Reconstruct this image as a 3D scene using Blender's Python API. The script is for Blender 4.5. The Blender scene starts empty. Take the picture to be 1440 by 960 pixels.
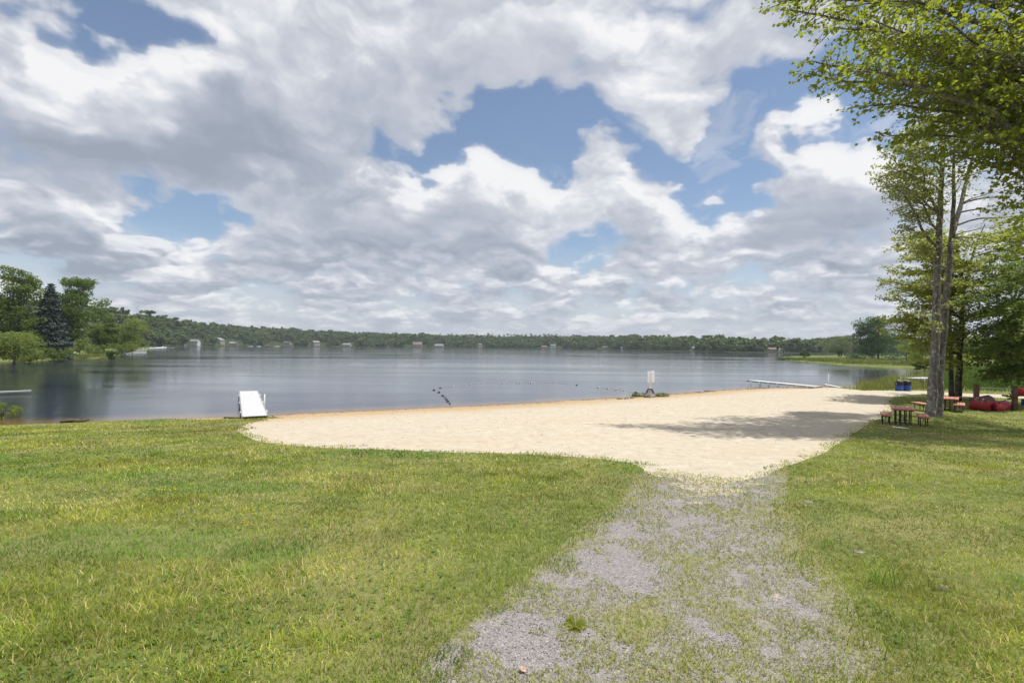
import bpy, bmesh, math, random
import numpy as np
from mathutils import Vector, Matrix
from mathutils.geometry import delaunay_2d_cdt
R = math.radians
rng = np.random.default_rng(7)
random.seed(7)
SC = bpy.context.scene
COL = SC.collection

# ------------------------------------------------------------------ camera
CAM_H = 3.4
PITCH, ROLL = R(0.56), R(0.5)
FPX = 720.0
FW = np.array([0, math.cos(PITCH), math.sin(PITCH)])
RT0 = np.array([1.0, 0, 0])
UP0 = np.array([0, -math.sin(PITCH), math.cos(PITCH)])
RT = RT0*math.cos(ROLL) + UP0*math.sin(ROLL)
UP = UP0*math.cos(ROLL) - RT0*math.sin(ROLL)
CAM = np.array([0, 0, CAM_H])
cam_d = bpy.data.cameras.new('camera')
cam_d.sensor_width = 36; cam_d.lens = 18.0
cam_d.clip_start = 0.05; cam_d.clip_end = 12000
cam = bpy.data.objects.new('camera', cam_d); COL.objects.link(cam)
M = Matrix.Identity(4)
for i in range(3):
    M[i][0], M[i][1], M[i][2], M[i][3] = RT[i], UP[i], -FW[i], CAM[i]
cam.matrix_world = M
SC.camera = cam

def ray(px, py):
    return FW + RT*(px-720)/FPX + UP*(480-py)/FPX
def at(px, py, depth):
    d = ray(px, py); return CAM + d*(depth/d[1])
def onz(px, py, z=0.0):
    d = ray(px, py); return CAM + d*((z-CAM_H)/d[2])
def hor(px):
    return 480 + FPX*math.tan(PITCH)/math.cos(ROLL) + math.tan(ROLL)*(px-720)
def tall(px, py, depth):
    """height above the lake of what shows at this height at that depth"""
    return float(at(px, py, depth)[2])

# ------------------------------------------------------------------ noise
class VN:
    def __init__(s, seed):
        s.t = np.random.default_rng(seed).random((256, 256))
    def __call__(s, x, y):
        xi = np.floor(x).astype(int); yi = np.floor(y).astype(int)
        fx = x-xi; fy = y-yi
        fx = fx*fx*(3-2*fx); fy = fy*fy*(3-2*fy)
        g = lambda a, b: s.t[a & 255, b & 255]
        return (g(xi, yi)*(1-fx)+g(xi+1, yi)*fx)*(1-fy)+(g(xi, yi+1)*(1-fx)+g(xi+1, yi+1)*fx)*fy
    def fbm(s, x, y, o=4):
        v = 0; a = .5; t = 0
        for k in range(o):
            v = v+a*s(x*2**k+17*k, y*2**k+31*k); t += a; a *= .5
        return v/t
vn1, vn2, vn3, vn4 = VN(1), VN(2), VN(3), VN(4)

def smooth(a, b, x):
    t = np.clip((x-a)/(b-a), 0, 1); return t*t*(3-2*t)

def inpoly(P, x, y):
    P = np.asarray(P); c = np.zeros(x.shape, bool); j = len(P)-1
    for i in range(len(P)):
        xi, yi = P[i]; xj, yj = P[j]
        if yi != yj:
            c ^= ((yi > y) != (yj > y)) & (x < (xj-xi)*(y-yi)/(yj-yi)+xi)
        j = i
    return c
def segdist(P, x, y, closed=True):
    P = np.asarray(P); d = np.full(x.shape, 1e18); n = len(P)
    for i in range(n if closed else n-1):
        a = P[i]; b = P[(i+1) % n]; e = b-a; L = (e*e).sum()+1e-12
        t = np.clip(((x-a[0])*e[0]+(y-a[1])*e[1])/L, 0, 1)
        d = np.minimum(d, (x-a[0]-t*e[0])**2+(y-a[1]-t*e[1])**2)
    return np.sqrt(d)

# ------------------------------------------------------------------ near terrain
shore_px = [(0,597.5),(60,595.5),(100,594.5),(180,590.5),(250,588),(330,586),(380,584),(450,580),(600,573.5),(720,568),
            (800,562.5),(870,559),(905,556),(940,554),(975,551),(1020,548),(1060,546),(1120,544.5),(1160,543.5),(1196,545),
            (1214,541),(1240,533),(1272,528.5),(1305,525),(1340,521.5)]
shore = [onz(x, y)[:2] for x, y in shore_px]
LAND = np.array([(-150.,-80),(-150,75),(-95,52),(-60,37),(-38,27),(-27,23.2)] + [tuple(p) for p in shore] + [(84,92),(150,100),(150,-80)])

def sdist(x, y):
    d = segdist(LAND, x, y)
    return np.where(inpoly(LAND, x, y), d, -d)
def hgt(x, y, d=None):
    x = np.asarray(x, float); y = np.asarray(y, float)
    if d is None: d = sdist(x, y)
    k = .25
    lawn = .42+k*np.log1p(np.exp(np.clip((20-y)*.066/k, -30, 30)))
    lawn = np.minimum(lawn, 2.6)
    beach = np.where(d > 0, .068*d, np.maximum(.085*d, -2.6))
    kk = .18
    h = np.clip(.5+.5*(beach-lawn)/kk, 0, 1)
    z = beach*(1-h)+lawn*h-kk*h*(1-h)
    inl = smooth(.5, 4, d)
    z = z+inl*((vn1.fbm(x*.45+50, y*.45+50, 3)-.5)*.10 + (vn2.fbm(x*.11, y*.11, 2)-.5)*.18*smooth(4, 12, d))
    return z
def G(px, py):
    """the point of the near ground seen at a pixel"""
    z = .6
    for _ in range(25):
        p = onz(px, py, z)
        z = z*.4+.6*float(hgt(p[0:1], p[1:2])[0])
    return np.array([p[0], p[1], float(hgt(p[0:1], p[1:2])[0])])

def rough_line(pts, step, amp, seed, closed=False):
    pts = [np.asarray(p[:2], float) for p in pts]; out = []
    v = VN(seed); s = 0; n = len(pts)
    for i in range(n if closed else n-1):
        a, b = pts[i], pts[(i+1) % n]; L = np.linalg.norm(b-a); m = max(1, int(L/step))
        t = (b-a)/max(L, 1e-9); nn = np.array([-t[1], t[0]])
        for k in range(m):
            s += L/m
            q = np.array([s])
            o = (v.fbm(q*.7, q*0+3.3, 4)[0]-.5)*2*amp
            out.append(a+(b-a)*k/m+nn*o)
    if not closed: out.append(pts[-1])
    return out

sand_px = [(236,590.5),(262,590),(300,589.5),(338,587.5),(372,586),(392,586.5),(372,590),(350,595),(337,601),(333,606),(338,611),(352,617),(375,622),(400,625),
           (450,629),(520,632),(600,634),(700,637),(780,640),(845,645),(885,650),(900,656),(905,664),(930,671),(960,668),(985,678),
           (1010,681),(1040,675),(1070,670),(1100,660),(1125,650),(1150,642),(1178,624),(1196,610),(1212,600),(1240,586),(1252,577),(1254,570),(1249,563),
           (1258,557.5),(1300,553.5),(1350,557.5),(1440,560),(1520,562)]
sand_far = [(1520,556.5),(1440,555.5),(1360,553),(1300,549.5),(1262,549),(1215,549)]
sp = [G(x, y)[:2] for x, y in sand_px]
sf = [G(x, y)[:2] for x, y in sand_far]
near_edge = rough_line(sp, .35, .13, 11)
off = []
S = np.array(shore)
# the sand runs on under the shallow water
for i in range(19, 3, -1):
    t = S[min(i+1, 24)]-S[max(i-1, 0)]; t = t/np.linalg.norm(t); off.append(S[i]+np.array([-t[1], t[0]])*4.0)
SAND = np.array(near_edge+rough_line(sf, .6, .1, 12)+off)
path_l = [(905,664),(893,680),(880,695),(842,725),(775,772),(702,822),(640,872),(560,940),(480,1005),(380,1090)]
path_r = [(1420,1160),(1330,1060),(1262,980),(1246,930),(1200,870),(1160,800),(1132,745),(1112,700),(1100,660)]
PATH = np.array(rough_line([G(*p)[:2] for p in path_l], .3, .22, 21)+rough_line([(-1.2,-2),(-1.5,-30),(3.2,-30),(2.6,-2)], 2, .1, 23)+rough_line([G(*p)[:2] for p in path_r], .3, .22, 22))
# ------------------------------------------------------------------ mesh helpers
def link(o, parent=None):
    COL.objects.link(o)
    if parent is not None: o.parent = parent
    return o
def tag(o, label=None, cat=None, group=None, kind=None):
    for k, v in (('label', label), ('category', cat), ('group', group), ('kind', kind)):
        if v: o[k] = v
    return o
def empty(name, loc=(0, 0, 0), rz=0, label=None, cat=None, group=None):
    o = bpy.data.objects.new(name, None); o.location = loc; o.rotation_euler = (0, 0, rz)
    o.empty_display_size = .2
    return tag(link(o), label, cat, group)
def npmesh(name, V, F, mat=None, col=None, smoothed=False, attr=None):
    V = np.ascontiguousarray(V, np.float32); F = np.ascontiguousarray(F, np.int32)
    me = bpy.data.meshes.new(name); k = F.shape[1]
    me.vertices.add(len(V)); me.vertices.foreach_set('co', V.ravel())
    me.loops.add(F.size); me.loops.foreach_set('vertex_index', F.ravel())
    me.polygons.add(len(F)); me.polygons.foreach_set('loop_start', np.arange(0, F.size, k, dtype=np.int32))
    if smoothed: me.polygons.foreach_set('use_smooth', np.ones(len(F), bool))
    me.update(calc_edges=True)
    if col is not None:
        a = me.color_attributes.new('tint', 'FLOAT_COLOR', 'POINT')
        c = np.ones((len(V), 4), np.float32); c[:, :3] = col; a.data.foreach_set('color', c.ravel())
    if attr:
        for nm, val in attr.items():
            a = me.attributes.new(nm, 'FLOAT', 'POINT'); a.data.foreach_set('value', np.asarray(val, np.float32))
    if mat: me.materials.append(mat)
    return me
def npobj(name, V, F, mat, parent=None, **kw):
    return link(bpy.data.objects.new(name, npmesh(name, V, F, mat, **kw)), parent)

class MB:
    def __init__(s): s.v = []; s.f = []
    def add(s, v, f):
        n = len(s.v); s.v += [tuple(map(float, p)) for p in v]; s.f += [tuple(i+n for i in q) for q in f]; return s
    def box(s, x0, x1, y0, y1, z0, z1):
        return s.add([(x0,y0,z0),(x1,y0,z0),(x1,y1,z0),(x0,y1,z0),(x0,y0,z1),(x1,y0,z1),(x1,y1,z1),(x0,y1,z1)],
                     [(3,2,1,0),(4,5,6,7),(0,1,5,4),(1,2,6,5),(2,3,7,6),(3,0,4,7)])
    def tube(s, pts, rad, n=8, caps=True):
        pts = [Vector(p) for p in pts]
        if not hasattr(rad, '__len__'): rad = [rad]*len(pts)
        rings = []; base = len(s.v); ref = None
        for i, p in enumerate(pts):
            t = (pts[min(i+1, len(pts)-1)]-pts[max(i-1, 0)])
            if t.length < 1e-9: t = Vector((0, 0, 1))
            t.normalize()
            if ref is None:
                ref = Vector((0, 1, 0)) if abs(t.y) < .9 else Vector((1, 0, 0))
            u = (ref-t*ref.dot(t)).normalized(); ref = u; w = t.cross(u)
            for k in range(n):
                a = 2*math.pi*k/n
                s.v.append(tuple(p+(u*math.cos(a)+w*math.sin(a))*rad[i]))
        for i in range(len(pts)-1):
            for k in range(n):
                a = base+i*n+k; b = base+i*n+(k+1) % n
                s.f.append((a, b, b+n, a+n))
        if caps:
            s.f.append(tuple(base+k for k in range(n))[::-1]); e = base+(len(pts)-1)*n
            s.f.append(tuple(e+k for k in range(n)))
        return s
    def lathe(s, prof, n=20, c=(0, 0, 0)):
        base = len(s.v)
        for r, z in prof:
            for k in range(n):
                a = 2*math.pi*k/n; s.v.append((c[0]+r*math.cos(a), c[1]+r*math.sin(a), c[2]+z))
        for i in range(len(prof)-1):
            for k in range(n):
                a = base+i*n+k; b = base+i*n+(k+1) % n; s.f.append((a, b, b+n, a+n))
        s.f.append(tuple(base+k for k in range(n))[::-1]); e = base+(len(prof)-1)*n
        s.f.append(tuple(e+k for k in range(n))); return s
    def xf(s, loc=(0, 0, 0), rz=0):
        c, q = math.cos(rz), math.sin(rz)
        s.v = [(x*c-y*q+loc[0], x*q+y*c+loc[1], z+loc[2]) for x, y, z in s.v]; return s
    def build(s, name, mat, parent=None, smoothed=False, bevel=0):
        me = bpy.data.meshes.new(name); me.from_pydata(s.v, [], s.f); me.update()
        bm = bmesh.new(); bm.from_mesh(me); bmesh.ops.recalc_face_normals(bm, faces=bm.faces)
        if bevel:
            bmesh.ops.bevel(bm, geom=[e for e in bm.edges if len(e.link_faces) == 2 and e.calc_face_angle(0) > .6], offset=bevel, segments=2, affect='EDGES', clamp_overlap=True)
        bm.to_mesh(me); bm.free()
        if smoothed:
            me.polygons.foreach_set('use_smooth', np.ones(len(me.polygons), bool))
        me.materials.append(mat)
        return link(bpy.data.objects.new(name, me), parent)

def copy_tree(o, parent=None):
    c = o.copy(); COL.objects.link(c); c.parent = parent
    for ch in list(o.children): copy_tree(ch, c)
    return c

# ------------------------------------------------------------------ node helpers
def nd(nt, t, ins=None, out=0, **props):
    n = nt.nodes.new(t)
    for k, v in props.items(): setattr(n, k, v)
    for k, v in (ins or {}).items():
        s = n.inputs[k]
        if isinstance(v, bpy.types.NodeSocket): nt.links.new(v, s)
        elif v is not None:
            if hasattr(s.default_value, '__len__') and not hasattr(v, '__len__'): v = (v,)*len(s.default_value)
            if s.type == 'RGBA' and len(v) == 3: v = (*v, 1)
            s.default_value = v
    return n.outputs[out] if isinstance(out, int) else n.outputs[out]
def ma(nt, op, a, b=None, c=None, clamp=False):
    return nd(nt, 'ShaderNodeMath', {i: v for i, v in enumerate((a, b, c)) if v is not None}, operation=op, use_clamp=clamp)
def vm(nt, op, a, b=None, scale=None, out=0):
    i = {0: a}
    if b is not None: i[1] = b
    if scale is not None: i['Scale'] = scale
    return nd(nt, 'ShaderNodeVectorMath', i, out=out, operation=op)
def mixc(nt, f, a, b, mode='MIX'):
    n = nt.nodes.new('ShaderNodeMix'); n.data_type = 'RGBA'; n.blend_type = mode; n.clamp_factor = True
    for idx, v in ((0, f), (6, a), (7, b)):
        s = n.inputs[idx]
        if isinstance(v, bpy.types.NodeSocket): nt.links.new(v, s)
        else: s.default_value = v if idx == 0 else (*v, 1)
    return n.outputs[2]
def mr(nt, v, a, b, c=0.0, d=1.0, sm=True):
    return nd(nt, 'ShaderNodeMapRange', {0: v, 1: a, 2: b, 3: c, 4: d}, interpolation_type='SMOOTHSTEP' if sm else 'LINEAR', clamp=True)
def noise(nt, vec, scale, detail=4, rough=.55, dist=0, out=0):
    return nd(nt, 'ShaderNodeTexNoise', {'Vector': vec, 'Scale': scale, 'Detail': detail, 'Roughness': rough, 'Distortion': dist}, out=out)
def newmat(name):
    m = bpy.data.materials.new(name); m.use_nodes = True; nt = m.node_tree; nt.nodes.clear()
    o = nt.nodes.new('ShaderNodeOutputMaterial')
    return m, nt, o
def prin(nt, o, col, rough=.7, normal=None, spec=.3, **kw):
    i = {'Base Color': col, 'Roughness': rough, 'Specular IOR Level': spec}
    if normal is not None: i['Normal'] = normal
    i.update(kw)
    s = nd(nt, 'ShaderNodeBsdfPrincipled', i); nt.links.new(s, o.inputs[0]); return s
def bump(nt, h, strength=.3, dist=.02, normal=None):
    i = {'Strength': strength, 'Distance': dist, 'Height': h}
    if normal is not None: i['Normal'] = normal
    return nd(nt, 'ShaderNodeBump', i)
def plain(name, col, rough=.6, vary=.18, scale=6, bumps=.15, dirt=None, metal=0, spec=.4):
    """painted or bare material with uneven tone and a little wear"""
    m, nt, o = newmat(name)
    p = nd(nt, 'ShaderNodeTexCoord', out='Object')
    a = noise(nt, p, scale, 6, .6); b = noise(nt, p, scale*9, 3)
    dk = tuple(c*(1-vary*1.6) for c in col); lt = tuple(min(1, c*(1+vary)) for c in col)
    c = mixc(nt, mr(nt, a, .3, .7), dk, lt)
    if dirt: c = mixc(nt, mr(nt, noise(nt, p, scale*2.3, 8, .7), .55, .72), c, dirt)
    prin(nt, o, c, rough, bump(nt, b, bumps, .01), spec, Metallic=metal)
    return m
def leafmat(name, c1, c2, c3=None, trans=.45, spec=.25, ns=.55):
    """leaf: two or three tones mixed leaf by leaf and clump by clump, light shining through"""
    m, nt, o = newmat(name)
    g = nd(nt, 'ShaderNodeNewGeometry', out='Random Per Island')
    p = nd(nt, 'ShaderNodeNewGeometry', out='Position')
    n1 = noise(nt, p, ns, 3)
    f = ma(nt, 'ADD', ma(nt, 'MULTIPLY', g, .5), ma(nt, 'MULTIPLY', n1, .5))
    c = mixc(nt, mr(nt, f, .2, .8), c1, c2)
    if c3: c = mixc(nt, mr(nt, g, .9, .97), c, c3)
    ob = nd(nt, 'ShaderNodeObjectInfo', out='Random')
    c = mixc(nt, mr(nt, ob, 0, 1, 0, .35, sm=False), c, c2)
    d = nd(nt, 'ShaderNodeBsdfPrincipled', {'Base Color': c, 'Roughness': .5, 'Specular IOR Level': spec})
    t = nd(nt, 'ShaderNodeBsdfTranslucent', {'Color': mixc(nt, .6, c, tuple(min(1, x*2.1) for x in c2))})
    s = nd(nt, 'ShaderNodeMixShader', {0: trans, 1: d, 2: t})
    nt.links.new(s, o.inputs[0]); return m
def barkmat(name, c1, c2, scale=9):
    m, nt, o = newmat(name)
    p = nd(nt, 'ShaderNodeTexCoord', out='Object')
    q = vm(nt, 'MULTIPLY', p, (1, 1, .22))
    a = noise(nt, q, scale, 8, .65, .6)
    v = nd(nt, 'ShaderNodeTexVoronoi', {'Vector': q, 'Scale': scale*1.6}, feature='DISTANCE_TO_EDGE')
    c = mixc(nt, mr(nt, a, .3, .7), c1, c2)
    c = mixc(nt, mr(nt, noise(nt, p, 5.5, 6, .7), .50, .62, 0, .7), c, tuple(min(1, x*1.6+.05) for x in c2))   # lichen
    h = ma(nt, 'ADD', a, mr(nt, v, 0, .15))
    prin(nt, o, c, .9, bump(nt, h, .9, .03), .15); return m

# ------------------------------------------------------------------ sun and sky
SUN_EL, SUN_AZ = R(69), R(94)      # azimuth measured from +Y towards +X
sun_dir = Vector((math.sin(SUN_AZ)*math.cos(SUN_EL), math.cos(SUN_AZ)*math.cos(SUN_EL), math.sin(SUN_EL)))
sd = bpy.data.lights.new('sun', 'SUN'); sd.energy = 5.0; sd.angle = R(.53); sd.color = (1, .965, .905)
so = bpy.data.objects.new('sun', sd); COL.objects.link(so); so.location = (40, 20, 60)
so.rotation_euler = sun_dir.to_track_quat('Z', 'Y').to_euler()

W = bpy.data.worlds.new('World'); SC.world = W; W.use_nodes = True
# ------------------------------------------------------------------ cloud field (computed here, looked up by azimuth and elevation)
AZW, EL0, EL1 = R(62), R(-2), R(46)
SW, SH = 1792, 704
class Perlin2:
    def __init__(s, seed):
        r = np.random.default_rng(seed); s.p = np.concatenate([r.permutation(1024)]*2).astype(np.int32)
        a = r.random(1024)*2*np.pi; s.g = np.stack([np.cos(a), np.sin(a)], -1).astype(np.float32)
    def __call__(s, x, y):
        xi = np.floor(x).astype(np.int32); yi = np.floor(y).astype(np.int32)
        fx, fy = (x-xi).astype(np.float32), (y-yi).astype(np.float32)
        f = lambda t: t*t*t*(t*(t*6-15)+10)
        u, v = f(fx), f(fy); out = 0
        for a in (0, 1):
            pa = s.p[(xi+a) & 1023]; wa = u if a else 1-u
            for b in (0, 1):
                g = s.g[s.p[pa+((yi+b) & 1023)]]
                out = out+wa*(v if b else 1-v)*(g[..., 0]*(fx-a)+g[..., 1]*(fy-b))
        return out*1.4
def dirof(px, py):
    d = ray(px, py); return math.atan2(d[0], d[1]), math.atan2(d[2], math.hypot(d[0], d[1]))
COVER = [
 (60,0,230,44,-1.3),(150,55,60,34,-.6),(138,100,34,26,-.7),(262,305,92,34,-1.7),(215,290,40,25,-.8),
 (700,198,165,46,-1.6),(600,215,80,36,-.9),(820,205,90,34,-1.1),(930,225,80,30,-1.0),(1045,195,95,75,-1.3),(1150,130,130,85,-1.4),(1240,150,90,100,-1.3),(1060,110,60,50,-.8),
 (1012,282,70,34,-1.5),(815,350,60,34,-1.3),(790,330,50,24,-.8),(960,95,40,30,-.5),
 (895,165,62,34,.75),(950,130,60,45,.8),(870,205,36,28,.7),(1195,228,84,72,2.3),(1160,285,120,45,1.2),(1075,230,70,46,1.7),(1130,255,70,40,1.2),(330,140,420,140,.8),(640,320,330,80,.95),(420,310,80,40,.5),(100,325,125,46,1.7),(620,60,320,95,.8),(430,225,180,44,.7),(1250,345,200,85,.5),(860,45,190,70,.8),(480,335,200,60,.6),(920,290,70,40,.5)]
SHADE = [
 (420,235,330,46,-.34),(110,215,220,55,-.26),(600,185,120,40,-.14),(640,60,200,60,-.03),(60,352,140,24,-.20),(640,362,230,26,-.14),(1190,288,120,34,-.22),(1080,255,70,20,-.14),(1150,372,150,28,-.12),(880,352,60,20,-.14),(540,300,90,20,-.05),
 (80,115,110,40,.30),(200,35,70,45,.32),(250,130,70,40,.28),(150,160,90,30,.2),(330,40,90,60,.12),(1200,205,70,42,.40),(600,250,260,34,.28),(850,300,130,40,.26),(110,298,80,22,.22),(930,150,110,60,.14),(340,300,90,30,.2),(760,30,300,60,.12),(330,95,80,40,.15),(700,140,120,24,.10)]
def cloud_map():
    az = np.linspace(-AZW, AZW, SW, dtype=np.float32)[None, :].repeat(SH, 0)
    el = np.linspace(EL0, EL1, SH, dtype=np.float32)[:, None].repeat(SW, 1)
    z = np.maximum(np.sin(el), 0)
    qx = az+.15*el; qy = el*1.25+.16*np.log(z+.05)
    k0 = np.log2(.62/(z+.105))            # clouds look smaller the nearer they are to the horizon
    n, m, m2, m3 = Perlin2(5), Perlin2(9), Perlin2(21), Perlin2(33)
    def fbm(P, s, o, gain=.5, bil=False, shift=1.0):
        v = 0; tot = 0
        for k in range(o):
            f = s*2.0**k; t = P(qx*f+13.7*k+40, qy*f-7.1*k+90)
            dk = k-k0*shift
            w = np.where(dk < 0, .42**(-dk), gain**np.maximum(dk, 0))
            v = v+w*((np.abs(t)*2.9-.62) if bil else t*1.6); tot = tot+w*w
        return v/np.sqrt(tot)
    w1 = fbm(m, 3.5, 6, .5); w2 = fbm(m2, 3.5, 6, .5)
    amp = (z+.07)*.16
    A = az+w1*amp; E = el+w2*amp*.8
    qx = qx+w1*amp*.5; qy = qy+w2*amp*.5
    def total(lst, A, E):
        s = 0
        for px, py, rx, ry, w in lst:
            a, e = dirof(px, py); c = math.cos(a); rx_ = rx/FPX*c*c; ry_ = ry/FPX*c*math.cos(e)**2
            d = np.sqrt(((A-a)/rx_)**2+((E-e)/ry_)**2)
            s = s+w*(1-smooth(.2, 1.35, d))
        return s
    base = fbm(n, 2.2, 5, .45)*.46
    puff = fbm(m3, 4.6, 7, .52, True)*.42
    fine = fbm(n, 22.0, 5, .6, False, .8)
    wisp = smooth(-.3, .9, fbm(m2, 1.8, 3))
    D = .40+base+puff*(1-.45*wisp)+fine*.085*(.35+wisp)+total(COVER, A, E)
    D = D+.10*smooth(R(14), R(5), el)+smooth(R(16),R(7),el)*fbm(n,9.,2)*.25
    def look(F, da, de):
        iy, ix = np.mgrid[0:SH, 0:SW].astype(np.float32)
        ix = np.clip(ix+da*(SW-1)/(2*AZW), 0, SW-1.01); iy = np.clip(iy+de*(SH-1)/(EL1-EL0), 0, SH-1.01)
        x0 = ix.astype(int); y0 = iy.astype(int); fx = ix-x0; fy = iy-y0
        return (F[y0, x0]*(1-fx)+F[y0, x0+1]*fx)*(1-fy)+(F[y0+1, x0]*(1-fx)+F[y0+1, x0+1]*fx)*fy
    T = np.clip(D, -.1, 1.6)
    acc = 0; st = (z+.06)*.045
    for k, wt in ((1,.9),(2,.8),(3.5,.8),(5.5,.8),(8.5,.8)):
        acc = acc+wt*(np.maximum(look(T, st*k*.5, st*k*.85), 0)-.55*np.maximum(T, 0))
    lit = np.exp(-np.clip(acc, -1.2, 4)*.42)
    b = .205+.43*lit+total(SHADE, A, E)*1.0+fine*.03+puff*.24
    b = b-.10*smooth(.6, 1.6, T)+.06
    # rows of small cumulus low over the far shore: bright heads on blue-grey bases
    def rows(e):
        v = 0; a = 1.
        for k in range(5): v = v+a*np.abs(m3(az*(3.6*2**k)+w1*.25+31*k, e*(11*2**k)+w2*.25-9*k)); a *= .55
        return v
    r0 = rows(el); r1 = rows(el+R(.7)); low = smooth(R(14), R(8), el)*smooth(R(.3), R(3), el)
    b = b+low*(np.clip((r0-r1)*.75, -.22, .34)+(r0-.62)*.22+.03)
    mask = smooth(-.20, .60, D+fine*.10)
    sm = mask
    for s in (5, 9):
        sm = (np.roll(sm, s, 0)+np.roll(sm, -s, 0)+np.roll(sm, s, 1)+np.roll(sm, -s, 1)+sm)/5
    mask = mask*.55+sm*.45
    mask = np.maximum(mask, (.45)*smooth(.35, 1.6, fbm(m2, 3.2, 6, .62)+.35+.4*fbm(m, 1.6, 2)))
    b = b*mask+(1-mask)*np.maximum(b, .62)
    stops = np.array([0,.3,.58,.8,1.0])
    cols = np.array([(.34,.385,.46),(.45,.49,.575),(.61,.635,.70),(.80,.815,.855),(.95,.945,.95)])
    rgb = np.stack([np.interp(b, stops, cols[:, k]) for k in range(3)], -1)
    hz = (smooth(R(4.5), R(0), el)*.55)[..., None]
    rgb = rgb*(1-hz)+np.array((.49,.54,.64))*hz
    mask = np.maximum(np.maximum(mask*.97, .07), smooth(R(13), R(1), el)*.88)
    return np.concatenate([rgb, mask[..., None]], -1).astype(np.float32)
def build_world():
    nt = W.node_tree; nt.nodes.clear()
    out = nt.nodes.new('ShaderNodeOutputWorld')
    sky = nt.nodes.new('ShaderNodeTexSky'); sky.sky_type = 'NISHITA'; sky.sun_disc = False
    sky.sun_elevation = SUN_EL; sky.sun_rotation = SUN_AZ; sky.air_density = 1.0; sky.dust_density = .3; sky.ozone_density = 1.8
    bg_sky = nd(nt, 'ShaderNodeBackground', {0: sky.outputs[0], 1: .12})
    C = cloud_map()
    img = bpy.data.images.new('cloud_field', SW, SH, alpha=True, float_buffer=True, is_data=True)
    img.alpha_mode = 'CHANNEL_PACKED'
    img.pixels.foreach_set(np.ascontiguousarray(C).ravel()); img.update(); img.pack()
    d = nd(nt, 'ShaderNodeTexCoord', out='Generated')
    xyz = nt.nodes.new('ShaderNodeSeparateXYZ'); nt.links.new(d, xyz.inputs[0]); x, y, z = xyz.outputs
    u = ma(nt, 'MULTIPLY_ADD', ma(nt, 'ARCTAN2', x, y), 1/(2*AZW), .5)
    v = ma(nt, 'MULTIPLY_ADD', ma(nt, 'ARCSINE', z), 1/(EL1-EL0), -EL0/(EL1-EL0))
    t = nt.nodes.new('ShaderNodeTexImage'); t.image = img; t.extension = 'MIRROR'; t.interpolation = 'Linear'
    nt.links.new(nd(nt, 'ShaderNodeCombineXYZ', {0: u, 1: v, 2: 0.0}), t.inputs[0])
    bg_c = nd(nt, 'ShaderNodeBackground', {0: t.outputs[0], 1: 1.0})
    nt.links.new(nd(nt, 'ShaderNodeMixShader', {0: t.outputs[1], 1: bg_sky, 2: bg_c}), out.inputs[0])
    W.cycles.sampling_method = 'MANUAL'; W.cycles.sample_map_resolution = 512
build_world()
SC.view_settings.view_transform = 'Standard'; SC.view_settings.look = 'None'
SC.view_settings.exposure = 0; SC.view_settings.gamma = 1; SC.view_settings.use_curve_mapping = False
SC.cycles.max_bounces = 8; SC.cycles.diffuse_bounces = 4; SC.cycles.glossy_bounces = 3; SC.cycles.transmission_bounces = 4
SC.cycles.transparent_max_bounces = 4; SC.cycles.caustics_reflective = False; SC.cycles.caustics_refractive = False
SC.cycles.use_denoising = True
SC.cycles.sample_clamp_indirect = 6
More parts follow.
